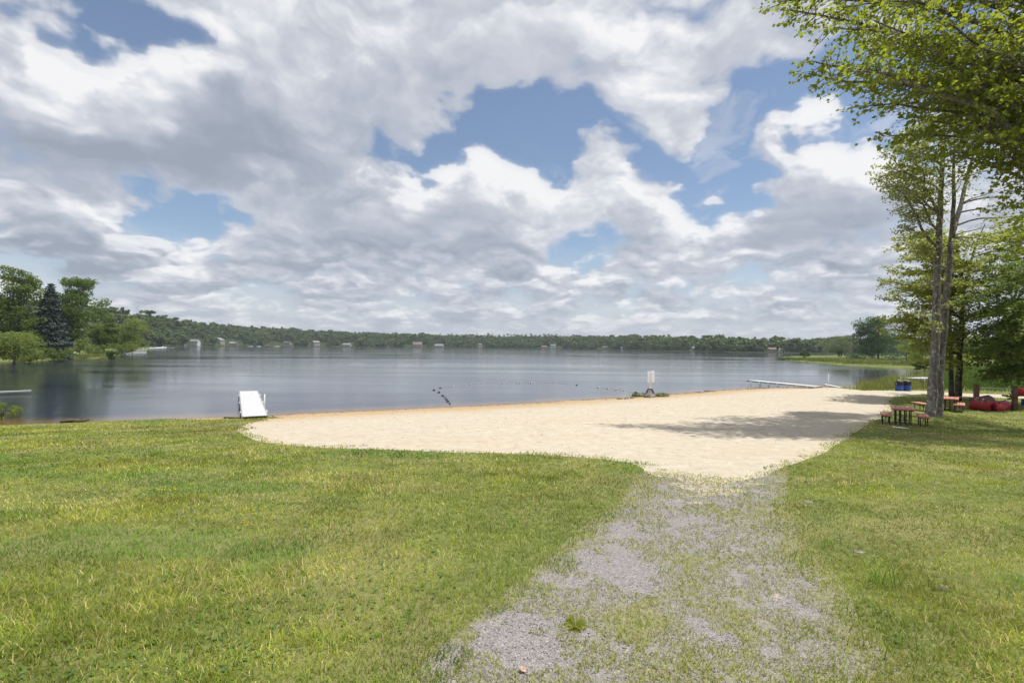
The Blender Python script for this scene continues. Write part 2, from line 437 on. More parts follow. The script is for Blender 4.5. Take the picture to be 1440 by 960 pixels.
# ------------------------------------------------------------------ materials of the place
def ground_mats():
    T = {}
    # soil and thatch under the lawn
    m, nt, o = newmat('lawn_soil')
    p = nd(nt, 'ShaderNodeNewGeometry', out='Position')
    a = noise(nt, p, .5, 5, .6); b = noise(nt, p, 7, 6, .65); c = noise(nt, p, 45, 4, .6)
    col = mixc(nt, mr(nt, b, .3, .7), (.12,.15,.04), (.24,.26,.09))
    col = mixc(nt, mr(nt, a, .45, .7, 0, .7), col, (.34,.30,.14))
    col = mixc(nt, mr(nt, c, .58, .75, 0, .6), col, (.13,.11,.06))
    prin(nt, o, col, .95, bump(nt, ma(nt, 'ADD', b, c), .8, .05), .1); T['lawn'] = m
    # sand: pale and dry, ochre and wet by the waterline, raked and trodden
    m, nt, o = newmat('beach_sand')
    p = nd(nt, 'ShaderNodeNewGeometry', out='Position')
    sh = nd(nt, 'ShaderNodeAttribute', out='Fac', attribute_name='inland')
    q = vm(nt, 'MULTIPLY', p, (.35, 1.6, 1))
    a = noise(nt, q, .55, 5, .6, .6); b = noise(nt, p, 3.2, 7, .62); c = noise(nt, p, 60, 3, .6); e = noise(nt, q, 2.4, 6, .65)
    col = mixc(nt, mr(nt, b, .3, .72), (.455,.395,.30), (.535,.475,.375))
    col = mixc(nt, mr(nt, a, .5, .72, 0, .5), col, (.46,.36,.235))
    col = mixc(nt, mr(nt, e, .57, .72, 0, .5), col, (.42,.32,.19))
    col = mixc(nt, mr(nt, c, .62, .78, 0, .45), col, (.25,.19,.12))
    wet = ma(nt, 'ADD', sh, ma(nt, 'MULTIPLY', ma(nt, 'SUBTRACT', a, .5), 3.2))
    col = mixc(nt, mr(nt, wet, 6.0, 1.2, 0, .8), col, (.42,.27,.125))
    col = mixc(nt, mr(nt, wet, 1.0, .2, 0, .75), col, (.20,.125,.06))
    col = mixc(nt, mr(nt, ma(nt, 'MULTIPLY', mr(nt, noise(nt, q, 1.6, 7, .75), .58, .66), mr(nt, ma(nt, 'ABSOLUTE', ma(nt, 'SUBTRACT', wet, 2.2)), 1.2, 0)), 0, 1, 0, .7), col, (.12,.08,.045))
    foot = nd(nt, 'ShaderNodeTexVoronoi', {'Vector': vm(nt, 'ADD', p, vm(nt, 'SCALE', noise(nt, p, 2, 2, out=1), scale=.6)), 'Scale': 2.6}, feature='F1')
    h = ma(nt, 'ADD', ma(nt, 'MULTIPLY', b, .7), ma(nt, 'MULTIPLY', mr(nt, foot, .0, .45), .35))
    h = ma(nt, 'ADD', h, ma(nt, 'MULTIPLY', c, .06)); h = ma(nt, 'ADD', h, ma(nt, 'MULTIPLY', e, .35))
    prin(nt, o, col, mr(nt, wet, .6, 1.2, .35, .95), bump(nt, h, .8, .12), .2); T['sand'] = m
    # gravel drive half taken over by weeds
    m, nt, o = newmat('gravel_drive')
    p = nd(nt, 'ShaderNodeNewGeometry', out='Position')
    bare = nd(nt, 'ShaderNodeAttribute', out='Fac', attribute_name='bare')
    snd = nd(nt, 'ShaderNodeAttribute', out='Fac', attribute_name='sandy'); edg = nd(nt, 'ShaderNodeAttribute', out='Fac', attribute_name='edge')
    v = nd(nt, 'ShaderNodeTexVoronoi', {'Vector': p, 'Scale': 48.0, 'Randomness': 1.0}, feature='F1', out=1)
    vd = nd(nt, 'ShaderNodeTexVoronoi', {'Vector': p, 'Scale': 48.0}, feature='DISTANCE_TO_EDGE')
    g = nd(nt, 'ShaderNodeSeparateColor', {0: v})
    b = noise(nt, p, 5, 6, .65); c = noise(nt, p, 1.2, 4)
    st = mixc(nt, g, (.25,.232,.225), (.37,.345,.33))
    st = mixc(nt, mr(nt, vd, .1, .0, 0, .55), st, (.17,.15,.135))
    soil = mixc(nt, mr(nt, noise(nt, p, 24, 4, .6), .35, .65), (.22,.19,.125), (.35,.315,.21))
    soil = mixc(nt, mr(nt, b, .42, .6, 0, .6), soil, (.22,.24,.08))
    f = ma(nt, 'ADD', bare, ma(nt, 'MULTIPLY', ma(nt, 'SUBTRACT', noise(nt, p, 9, 6, .7), .5), 1.5))
    col = mixc(nt, mr(nt, f, .02, .36), soil, st)
    col = mixc(nt, mr(nt, ma(nt, 'ADD', edg, ma(nt, 'MULTIPLY', ma(nt, 'SUBTRACT', noise(nt, p, 4, 6, .7), .5), 2.2)), .45, 1.0, 0, .7), col, (.27,.26,.11))
    col = mixc(nt, mr(nt, ma(nt, 'ADD', snd, ma(nt, 'MULTIPLY', ma(nt, 'SUBTRACT', noise(nt, p, 2.6, 7, .68), .5), 3.0)), .35, .75), col, (.49,.42,.32))
    prin(nt, o, col, .9, bump(nt, ma(nt, 'ADD', mr(nt, vd, 0, .25), b), .55, .02), .2); T['gravel'] = m
    # low banks and the far land
    m, nt, o = newmat('bank_grass')
    p = nd(nt, 'ShaderNodeNewGeometry', out='Position')
    a = noise(nt, p, .12, 5, .6); b = noise(nt, p, 1.2, 6, .65)
    col = mixc(nt, mr(nt, a, .35, .65), (.11,.14,.035), (.20,.21,.07)); col = mixc(nt, mr(nt, b, .4, .7, 0, .6), col, (.055,.09,.018))
    prin(nt, o, col, .95, bump(nt, b, .8, .3), .1); T['bank'] = m
    m, nt, o = newmat('wood_floor')
    p = nd(nt, 'ShaderNodeNewGeometry', out='Position')
    prin(nt, o, mixc(nt, noise(nt, p, .2, 4), (.02,.035,.012), (.06,.08,.03)), 1, None, .05); T['floor'] = m
    # lake: dark tea-coloured water, wind ripples of several lengths
    m, nt, o = newmat('lake_water')
    p = nd(nt, 'ShaderNodeNewGeometry', out='Position')
    q = vm(nt, 'MULTIPLY', p, (1, 1.7, 1))
    r1 = noise(nt, q, .85, 3, .55, .3); r2 = noise(nt, q, 3.1, 3, .6, .2); r3 = noise(nt, q, .22, 2)
    gust = noise(nt, vm(nt, 'MULTIPLY', p, (.012, .06, 1)), 1.0, 4, .6, .5)
    h = ma(nt, 'ADD', ma(nt, 'MULTIPLY', r1, .75), ma(nt, 'MULTIPLY', r2, .32)); h = ma(nt, 'ADD', h, r3)
    s = mr(nt, gust, .36, .62, .018, .065)
    n = nd(nt, 'ShaderNodeBump', {'Strength': s, 'Distance': .32, 'Height': h})
    sh = nd(nt, 'ShaderNodeAttribute', out='Fac', attribute_name='depth')
    base = mixc(nt, mr(nt, sh, 2.6, 0.0), (.024,.030,.046), (.16,.095,.04))
    prin(nt, o, base, mr(nt, gust, .36, .62, .04, .11), n, .5, IOR=1.33); T['water'] = m
    return T
MG = ground_mats()

# ------------------------------------------------------------------ near ground: one triangulation, split into lawn, beach and drive
def cdt(loops, pts):
    vs, es = [], []
    for L, closed in loops:
        b = len(vs); vs += [Vector((float(p[0]), float(p[1]))) for p in L]; n = len(L)
        es += [(b+i, b+(i+1) % n) for i in range(n if closed else n-1)]
    vs += [Vector((float(p[0]), float(p[1]))) for p in pts]
    r = delaunay_2d_cdt(vs, es, [], 0, 1e-4)
    return np.array([(v.x, v.y) for v in r[0]]), np.array(r[2], int)
def grid(x0, x1, y0, y1, s, jit=.3):
    X, Y = np.meshgrid(np.arange(x0, x1, s), np.arange(y0, y1, s))
    P = np.stack([X.ravel(), Y.ravel()], 1); return P+rng.uniform(-jit, jit, P.shape)*s
def sub(V, F, mask):
    f = F[mask]; u, inv = np.unique(f, return_inverse=True); return V[u], inv.reshape(f.shape), u
# how bare the drive is: two wheel tracks and scattered patches
bare_px = [(865,790,38,30),(895,818,30,24),(1138,870,30,42),(1222,912,26,34),(735,915,50,34),(700,880,40,26),(820,800,30,22),(880,745,22,16),(945,708,22,14),(1090,700,24,14),(620,935,30,20),(1140,830,18,22),(985,880,16,22)]
bare_w = []
for x, y, rx, ry in bare_px:
    c = G(x, y); e = G(x+rx, y); f = G(x, y-ry); bare_w.append((c[0], c[1], abs(e[0]-c[0]), abs(f[1]-c[1])))
def bareness(x, y):
    b = .24+(vn3.fbm(x*.9, y*.5, 4)-.5)*.9+(vn2.fbm(x*3.3+5, y*2.4, 3)-.5)*.8
    for cx, cy, rx, ry in bare_w:
        d = np.sqrt(((x-cx)/(rx*1.15))**2+((y-cy)/(ry*1.15))**2)
        b = b+.62*(1-smooth(.2, 1.3, d))
    return b
def near_ground():
    P = np.concatenate([grid(-34, 34, -6, 46, .42), grid(-150, 150, -80, 110, 4.0)])
    far = (np.abs(P[:, 0]) > 34.5) | (P[:, 1] < -6.5) | (P[:, 1] > 46.5)
    keep = np.ones(len(P), bool); n1 = len(grid(-34, 34, -6, 46, .42)); keep[n1:] = far[n1:]
    P = P[keep]
    d = sdist(P[:, 0], P[:, 1]); P = P[d > -16]
    for L in (SAND, PATH):
        P = P[segdist(L, P[:, 0], P[:, 1]) > .16]
    V, F = cdt([(SAND, True), (PATH, True)], P)
    a, b, c = V[F[:, 0]], V[F[:, 1]], V[F[:, 2]]
    area = np.abs((b[:, 0]-a[:, 0])*(c[:, 1]-a[:, 1])-(b[:, 1]-a[:, 1])*(c[:, 0]-a[:, 0]))
    ce = (a+b+c)/3
    ok = (area > 1e-6) & (sdist(ce[:, 0], ce[:, 1]) > -22); F = F[ok]; ce = ce[ok]
    flip = np.cross(V[F[:, 1]]-V[F[:, 0]], V[F[:, 2]]-V[F[:, 0]]) < 0
    F[flip] = F[flip][:, ::-1]
    d = sdist(V[:, 0], V[:, 1]); z = hgt(V[:, 0], V[:, 1], d)
    V3 = np.column_stack([V, z])
    s = inpoly(SAND, ce[:, 0], ce[:, 1]); p = inpoly(PATH, ce[:, 0], ce[:, 1]) & ~s
    for nm, msk, mt in (('lawn', ~s & ~p, 'lawn'), ('beach', s, 'sand'), ('gravel_road', p, 'gravel')):
        v, f, u = sub(V3, F, msk); at_ = {'inland': d[u]}
        if nm == 'gravel_road':
            at_['bare'] = bareness(v[:, 0], v[:, 1])
            pl = np.array([G(*q)[:2] for q in path_l]); pr = np.array([G(*q)[:2] for q in path_r])
            sd_ = np.minimum(segdist(pl, v[:, 0], v[:, 1], False), segdist(pr, v[:, 0], v[:, 1], False)); at_['edge'] = 1-smooth(.0, .6, sd_)
            at_['sandy'] = (1-smooth(.0, 2.6, segdist(SAND, v[:, 0], v[:, 1])))*(.15+.85*smooth(.1, 1.3, sd_))
        tag(npobj(nm, v, f, MG[mt], smoothed=True, attr=at_), kind='structure')
near_ground()
tag(npobj('ground', [(-5000,-2000,-3.2),(5000,-2000,-3.2),(5000,9000,-3.2),(-5000,9000,-3.2)], [(0,1,2,3)], MG['floor']), kind='structure')

def lake():
    xs = np.unique(np.concatenate([np.linspace(-4000, -90, 14), np.arange(-90, 90.1, 1.5), np.linspace(90, 4000, 14)]))
    ys = np.unique(np.concatenate([[8], np.arange(14, 60, 1.0), np.arange(60, 140, 6.0), np.linspace(140, 6000, 30)]))
    X, Y = np.meshgrid(xs, ys); x, y = X.ravel(), Y.ravel(); n = len(xs)
    i = np.arange((len(ys)-1)*(n-1)); r, c = i//(n-1), i % (n-1); a = r*n+c
    F = np.column_stack([a, a+1, a+n+1, a+n])
    d = -sdist(x, y)
    tag(npobj('lake', np.column_stack([x, y, x*0]), F, MG['water'], smoothed=True, attr={'depth': np.clip(d, -1, 50)}), kind='structure')
lake()

# ------------------------------------------------------------------ grass blades
def blademat(name, trans=.35):
    m, nt, o = newmat(name)
    c = nd(nt, 'ShaderNodeAttribute', attribute_name='tint')
    d = nd(nt, 'ShaderNodeBsdfPrincipled', {'Base Color': c, 'Roughness': .55, 'Specular IOR Level': .25})
    t = nd(nt, 'ShaderNodeBsdfTranslucent', {'Color': c})
    nt.links.new(nd(nt, 'ShaderNodeMixShader', {0: trans, 1: d, 2: t}), o.inputs[0]); return m
BLADE = blademat('grass_blade')
def blades(P, H, Wd, lean, col, name, label=None, cat=None, seg=2, mat=None):
    """P base points, H heights, Wd widths, lean horizontal tip offset as a share of height"""
    n = len(P); th = rng.uniform(0, 2*np.pi, n); la = rng.uniform(0, 2*np.pi, n)
    w = np.column_stack([np.cos(th), np.sin(th), th*0])*Wd[:, None]*.5
    L = np.column_stack([np.cos(la), np.sin(la), la*0])*(lean*H)[:, None]
    up = np.zeros((n, 3)); up[:, 2] = H
    b0, b1 = P-w, P+w
    mid = P+up*.55+L*.35; m0, m1 = mid-w*.75, mid+w*.75
    tip = P+up*np.sqrt(np.maximum(.1, 1-(lean*.7)**2))[:, None]+L
    V = np.stack([b0, b1, m0, m1, tip], 1).reshape(-1, 3)
    k = np.arange(n)[:, None]*5
    F = np.concatenate([k+[0, 1, 3], k+[0, 3, 2], k+[2, 3, 4]])
    C = np.repeat(col, 5, axis=0)
    o = npobj(name, V, F, mat or BLADE, col=C, smoothed=True)
    return tag(o, label, cat, kind='stuff')
def lawn_tint(x, y, n):
    g1 = np.array((.22,.295,.020)); g2 = np.array((.43,.475,.055)); dry = np.array((.66,.56,.22)); ol = np.array((.28,.245,.045))
    a = vn1.fbm(x*.8, y*.8, 4); b = vn2.fbm(x*2.6+9, y*2.6, 3); r = rng.random(n)
    t = smooth(.3, .7, a*.6+b*.4+(r-.5)*.35)[:, None]
    c = g1*(1-t)+g2*t
    dr = smooth(.50, .72, vn3.fbm(x*.55+30, y*.9, 4))*np.where(y < 6, .32, .5)
    m = (rng.random(n) < .14+dr)[:, None]; c = np.where(m, dry*(.75+.5*rng.random(n))[:, None], c)
    lush = smooth(.62, .74, vn4.fbm(x*.45+5, y*.8+8, 3))[:, None]
    c = c*(1-lush*.8)+(np.array((.15,.29,.035))*(.8+.5*rng.random(n))[:, None])*lush*.8
    # worn olive grass round the beach's left corner, straw by the picnic table
    for px, py, rx, ry, cc, w in ((340,598,95,12,ol,.75),(1330,617,110,8,dry*.85,.65),(1235,655,60,10,ol,.4),(300,655,60,9,g2,.3)):
        p = G(px, py); e = abs(G(px+rx, py)[0]-p[0]); f = abs(G(px, py-ry)[1]-p[1])
        k = (w*(1-smooth(.4, 1.2, np.hypot((x-p[0])/e, (y-p[1])/f))))[:, None]
        c = c*(1-k)+cc*(.7+.5*r)[:, None]*k
    # lusher verge where the mower stops along the drive
    v = .8*(1-smooth(.1, 1.0, segdist(PATH, x, y)))[:, None]*np.where(x < 2, .6, .15)[:, None]
    c = c*(1-v)+np.array((.13,.22,.035))*(.7+.6*r)[:, None]*v
    k = (vn4.fbm(x*3.1+3, y*3.1, 3)*.5+vn1.fbm(x*.9+80, y*1.3+3, 3)*.5)
    return c*((.70+.48*smooth(.3, .68, k))*(.72+.4*rng.random(n)))[:, None]
def scatter(n, y0, y1, p=1.0, margin=1.14, side=2.5):
    """points thinning out with distance, over what the picture could see and a few metres more"""
    u = rng.random(n)
    if p == 1.0: y = y0*(y1/y0)**u
    else: y = (y0**(1-p)+u*(y1**(1-p)-y0**(1-p)))**(1/(1-p))
    x = (rng.random(n)*2-1)*(margin*y+side); return x, y
def lawn():
    N = 520000
    x, y = scatter(N, 1.7, 44, .92)
    d = sdist(x, y); ok = d > .25
    ed = segdist(SAND, x, y); ins = inpoly(SAND, x, y)
    ok &= ~ins | ((ed < 1.1*(vn2.fbm(x*1.6, y*1.6, 4)-.28)) & (rng.random(N) < 1.0-ed*1.2))
    pi_ = inpoly(PATH, x, y); pd = segdist(PATH, x, y)
    ok &= ~pi_ | ((pd < 1.2*(vn3.fbm(x*1.7+4, y*1.7, 4)-.25)) & (rng.random(len(x)) < .9-pd*1.1))
    x, y = x[ok], y[ok]; n = len(x); z = hgt(x, y)
    a = vn4.fbm(x*1.1, y*1.1, 3); tall_ = smooth(.55, .75, vn1.fbm(x*.9+70, y*.9, 3))
    H = (.028+.035*a+.035*tall_)*(.6+.8*rng.random(n))*np.clip(1.12-.008*y, .8, 1)
    H *= np.where(x > 1.2, .85, 1.0)
    W_ = (.0042+.0022*rng.random(n))*np.maximum(1, y/4.2)
    blades(np.column_stack([x, y, z-.004]), H, W_, rng.uniform(.35, 1.35, n), lawn_tint(x, y, n), 'grass', 'short mown lawn grass, green and straw mixed', 'grass')
    # taller tufts and coarse clumps
    cs = []
    for px, py, h, m, s in ((530/4.0*1.0+88,641,.20,70,.25),(1240,822,.24,60,.16),(1160,765,.14,40,.25),(1395,850,.11,60,.4),(1290,920,.12,60,.4),(1340,900,.11,60,.45),(270,960,.11,90,.5),(430,900,.10,90,.5),
                            (60,720,.11,120,.6),(330,880,.10,90,.5),(240,820,.13,80,.5),(1120,790,.12,50,.3),(600,700,.12,90,.6),(700,745,.12,80,.5),(850,648,.16,12,.15)):
        p = G(px, py); k = max(m, 10)
        q = rng.normal(0, s*.5, (k, 2)); cs.append((p[0]+q[:, 0], p[1]+q[:, 1], h*rng.uniform(.5, 1.15, k)))
    x = np.concatenate([c[0] for c in cs]); y = np.concatenate([c[1] for c in cs]); H = np.concatenate([c[2] for c in cs]); n = len(x)
    col = np.array((.22,.32,.06))*(.7+.8*rng.random(n))[:, None]
    blades(np.column_stack([x, y, hgt(x, y)-.005]), H, (.006+.003*rng.random(n))*np.maximum(1, y/5), rng.uniform(.2, 1, n), col, 'coarse_grass', 'coarse blue-green grass tufts standing above the mown lawn', 'grass')
    # weeds spreading over the drive
    x, y = scatter(340000, 1.8, 17, .9, .95, 1)
    ok = inpoly(PATH, x, y); x, y = x[ok], y[ok]
    f = bareness(x, y)+(vn1.fbm(x*5.5, y*5.5, 4)-.5)*2.3
    edge = segdist(PATH, x, y)
    ok = (f < .56+.22*np.exp(-edge*2.2)+.06*(x > 2.6)) & (rng.random(len(x)) < .8); x, y = x[ok], y[ok]; n = len(x)
    r = rng.random(n)[:, None]
    col = np.array((.23,.29,.03))*(1-r)+np.array((.43,.44,.08))*r
    m = rng.random(n) < .13; col[m] = np.array((.48,.42,.24))*rng.uniform(.7, 1.1, (m.sum(), 1))
    blades(np.column_stack([x, y, hgt(x, y)-.003]), .012+.032*rng.random(n)*np.where(rng.random(n) < .12, 1.7, 1), (.0042+.0025*rng.random(n))*np.maximum(1, y/4), rng.uniform(.4, 1.3, n), col, 'drive_weeds', 'yellow-green weeds spreading in patches over the gravel drive', 'weeds')
    # broad-leaved weeds in the turf
    x, y = scatter(9000, 1.9, 12, 1.1); ok = (vn3.fbm(x*.8+11, y*.8+5, 3) > .53) & ~inpoly(SAND, x, y) & ~inpoly(PATH, x, y) & (sdist(x, y) > .5); x, y = x[ok], y[ok]; n = len(x)
    m = 5; X = np.repeat(x, m); Y = np.repeat(y, m); a = rng.uniform(0, 6.28, n*m); D = np.column_stack([np.cos(a), np.sin(a), np.full(n*m, .45)])
    s = .022*np.maximum(1, Y/6)*rng.uniform(.6, 1.3, n*m); D = D/np.linalg.norm(D, axis=1)[:, None]; Wv = np.column_stack([-np.sin(a), np.cos(a), a*0]); P = np.column_stack([X, Y, hgt(X, Y)+.012])
    V = np.stack([P, P+D*s[:, None]*.5+Wv*s[:, None]*.38, P+D*s[:, None], P+D*s[:, None]*.5-Wv*s[:, None]*.38], 1).reshape(-1, 3); k = np.arange(n*m)[:, None]*4
    col = np.array((.11,.21,.035))*rng.uniform(.7, 1.4, (n*m, 1)); tag(npobj('clover', V, np.concatenate([k+[0,1,2], k+[0,2,3]]), BLADE, col=np.repeat(col, 4, 0)), 'low broad-leaved clover spread through the near lawn', 'clover', kind='stuff')
    # flotsam: dark bits along the wet line and scattered over the sand
    t = rng.random(900); i = (t*18).astype(int)+5; f = rng.random(900)[:, None]; q = S[np.minimum(i, 23)]*(1-f)+S[np.minimum(i+1, 24)]*f; q = q+np.column_stack([rng.normal(.3, .3, 900), -np.abs(rng.normal(.5, .5, 900))])
    xx, yy = scatter(600, 10, 40, 1.0, 1.0); q = np.concatenate([q, np.column_stack([xx, yy])]); q = q[inpoly(SAND, q[:, 0], q[:, 1])]; n = len(q)
    star(q[:, 0], q[:, 1], hgt(q[:, 0], q[:, 1])+.003, .006, np.array((.13,.085,.05))*rng.uniform(.5, 1.8, (n, 1)), 'beach_debris', 'dark bits of bark and weed washed up over the sand', 'debris')
    # flowers
    fx, fy = [], []
    for px, py, rx, ry, k in ((590,692-0,0,0,0),(240,691,28,3,30),(75,626,22,2,12),(345,722,22,4,14),(352,739,22,5,12),(430,712,26,5,9)):
        for _ in range(k):
            p = G(px+rng.normal(0, rx*.6), py+rng.normal(0, ry*.6)); fx.append(p[0]); fy.append(p[1])
    x = np.array(fx); y = np.array(fy); n = len(x)
    star(x, y, hgt(x, y)+.045, .010, np.tile((.75,.58,.02), (n, 1)), 'yellow_flowers', 'small yellow wildflowers in patches across the lawn', 'flowers')
    x, y = scatter(2600, 2.2, 16, 1.0); ok = (vn2.fbm(x*.6+20, y*.6, 3) > .52) & ~inpoly(SAND, x, y) & ~inpoly(PATH, x, y); x, y = x[ok], y[ok]; n = len(x)
    star(x, y, hgt(x, y)+.05, .006, np.tile((.6,.58,.5), (n, 1)), 'clover_flowers', 'white clover heads dotted through the near lawn', 'flowers')
def star(x, y, z, r, col, name, label, cat):
    n = len(x); s = r*rng.uniform(.7, 1.4, n)*np.maximum(1, y/7)
    o = np.array([(1,0,0),(0,1,0),(-1,0,0),(0,-1,0),(0,0,.7),(0,0,-.5)])
    V = (np.column_stack([x, y, z])[:, None, :]+o[None]*s[:, None, None]).reshape(-1, 3); k = np.arange(n)[:, None]*6
    F = np.concatenate([k+f for f in ([0,1,4],[1,2,4],[2,3,4],[3,0,4],[1,0,5],[2,1,5],[3,2,5],[0,3,5])])
    tag(npobj(name, V, F, BLADE, col=np.repeat(col, 6, 0)), label, cat, kind='stuff')
lawn()

def stones():
    x, y = scatter(60000, 1.9, 15, .95, .9, 1)
    ok = inpoly(PATH, x, y); x, y = x[ok], y[ok]
    f = bareness(x, y)+(vn1.fbm(x*4.5, y*4.5, 4)-.5)*1.2; ok = (f > .12) | (rng.random(len(x)) < .12); x, y = x[ok], y[ok]; n = len(x)
    o = np.array([(1,.1,0),(.2,1,.1),(-1,.1,0),(-.1,-1,-.1),(.1,0,.7),(0,0,-.6)])
    s = (.004+.0065*rng.random(n)**2)*np.maximum(1, y/5)
    V = o[None]*s[:, None, None]*rng.uniform(.55, 1.3, (n, 6, 1)); a = rng.uniform(0, 6.28, n); ca, sa = np.cos(a)[:, None], np.sin(a)[:, None]
    X = V[..., 0]*ca-V[..., 1]*sa; Y = V[..., 0]*sa+V[..., 1]*ca; V[..., 0], V[..., 1] = X, Y
    V = (V+np.column_stack([x, y, hgt(x, y)+s*.25])[:, None]).reshape(-1, 3); k = np.arange(n)[:, None]*6
    F = np.concatenate([k+f_ for f_ in ([0,1,4],[1,2,4],[2,3,4],[3,0,4],[1,0,5],[2,1,5],[3,2,5],[0,3,5])])
    g = rng.random(n); col = np.array((.23,.212,.205))*(1-g[:, None])+np.array((.39,.362,.345))*g[:, None]
    m = rng.random(n) < .12; col[m] = (.42,.34,.26)
    mt, nt, ou = newmat('loose_stone'); c = nd(nt, 'ShaderNodeAttribute', attribute_name='tint')
    p = nd(nt, 'ShaderNodeNewGeometry', out='Position')
    prin(nt, ou, mixc(nt, mr(nt, noise(nt, p, 160, 3), .4, .7, 0, .5), c, (.12,.115,.11)), .85, None, .2)
    tag(npobj('gravel', V, F, mt, col=np.repeat(col, 6, 0)), 'loose grey gravel stones lying on the drive', 'gravel', kind='stuff')
stones()
# ------------------------------------------------------------------ trees
LEAF = {
 'maple': leafmat('maple_leaf', (.10,.155,.010), (.235,.27,.020), (.32,.31,.045), .54),
 'light': leafmat('light_leaf', (.16,.21,.045), (.30,.32,.10), (.36,.36,.15), .5),
 'beech': leafmat('beech_leaf', (.12,.17,.018), (.27,.29,.045), (.33,.33,.07), .54),
 'dark': leafmat('dark_leaf', (.06,.11,.016), (.145,.19,.03), None, .45),
 'oak': leafmat('oak_leaf', (.030,.072,.020), (.068,.125,.034), None, .32),
 'mid': leafmat('mid_leaf', (.06,.115,.018), (.14,.20,.036), None, .42),
 'yellow': leafmat('yellowgreen_leaf', (.105,.155,.026), (.205,.25,.052), None, .44),
 'willow': leafmat('greygreen_leaf', (.09,.125,.05), (.17,.20,.09), None, .38),
 'spruce': leafmat('spruce_needle', (.045,.075,.055), (.115,.155,.125), None, .15),
 'far': leafmat('far_leaf', (.05,.095,.028), (.12,.17,.042), (.16,.19,.055), .3, ns=.035),
 'farlight': leafmat('far_light_leaf', (.09,.135,.035), (.18,.21,.07), None, .3, ns=.035),
 'shrub': leafmat('shrub_leaf', (.05,.10,.014), (.14,.18,.03), None, .38)}
BARK = {'grey': barkmat('grey_bark', (.11,.097,.082), (.29,.265,.235)), 'dark': barkmat('dark_bark', (.035,.028,.022), (.11,.09,.07)),
        'pale': barkmat('pale_bark', (.15,.13,.10), (.33,.30,.25))}
def unit(v): return v/np.maximum(np.linalg.norm(v, axis=-1, keepdims=True), 1e-9)
def leaf_arrays(P, D, size, flat, up=(0, 0, 1)):
    """folded kite leaves: stalk at P, pointing along D, blade facing up when flat is 1"""
    n = len(P); D = unit(D+rng.normal(0, .45, (n, 3))); D[:, 2] -= .25; D = unit(D)
    N = unit(np.asarray(up)*flat+rng.normal(0, 1, (n, 3))*(1.05-flat))
    Wv = unit(np.cross(D, N)); N = np.cross(Wv, D); s = (size*rng.uniform(.65, 1.25, n))[:, None]
    a = P; l = P+D*s*.45+Wv*s*.46+N*s*.12; r = P+D*s*.45-Wv*s*.46+N*s*.12; t = P+D*s
    V = np.stack([a, l, t, r], 1).reshape(-1, 3); k = np.arange(n)[:, None]*4
    return V, np.concatenate([k+[0, 3, 2], k+[0, 2, 1]])
def arch(a, b, rise, wig, n=9):
    a, b = np.asarray(a, float), np.asarray(b, float); t = np.linspace(0, 1, n)[:, None]
    L = np.linalg.norm(b-a); P = a+(b-a)*t; P[:, 2] += (np.sin(np.pi*t[:, 0]**.8))*rise*L
    w = rng.normal(0, wig*L, (n, 3)); w[0] = 0; w[-1] = 0; w[:, 2] *= .5
    w[1:-1] = (w[:-2]+w[1:-1]*2+w[2:])/4
    return P+w
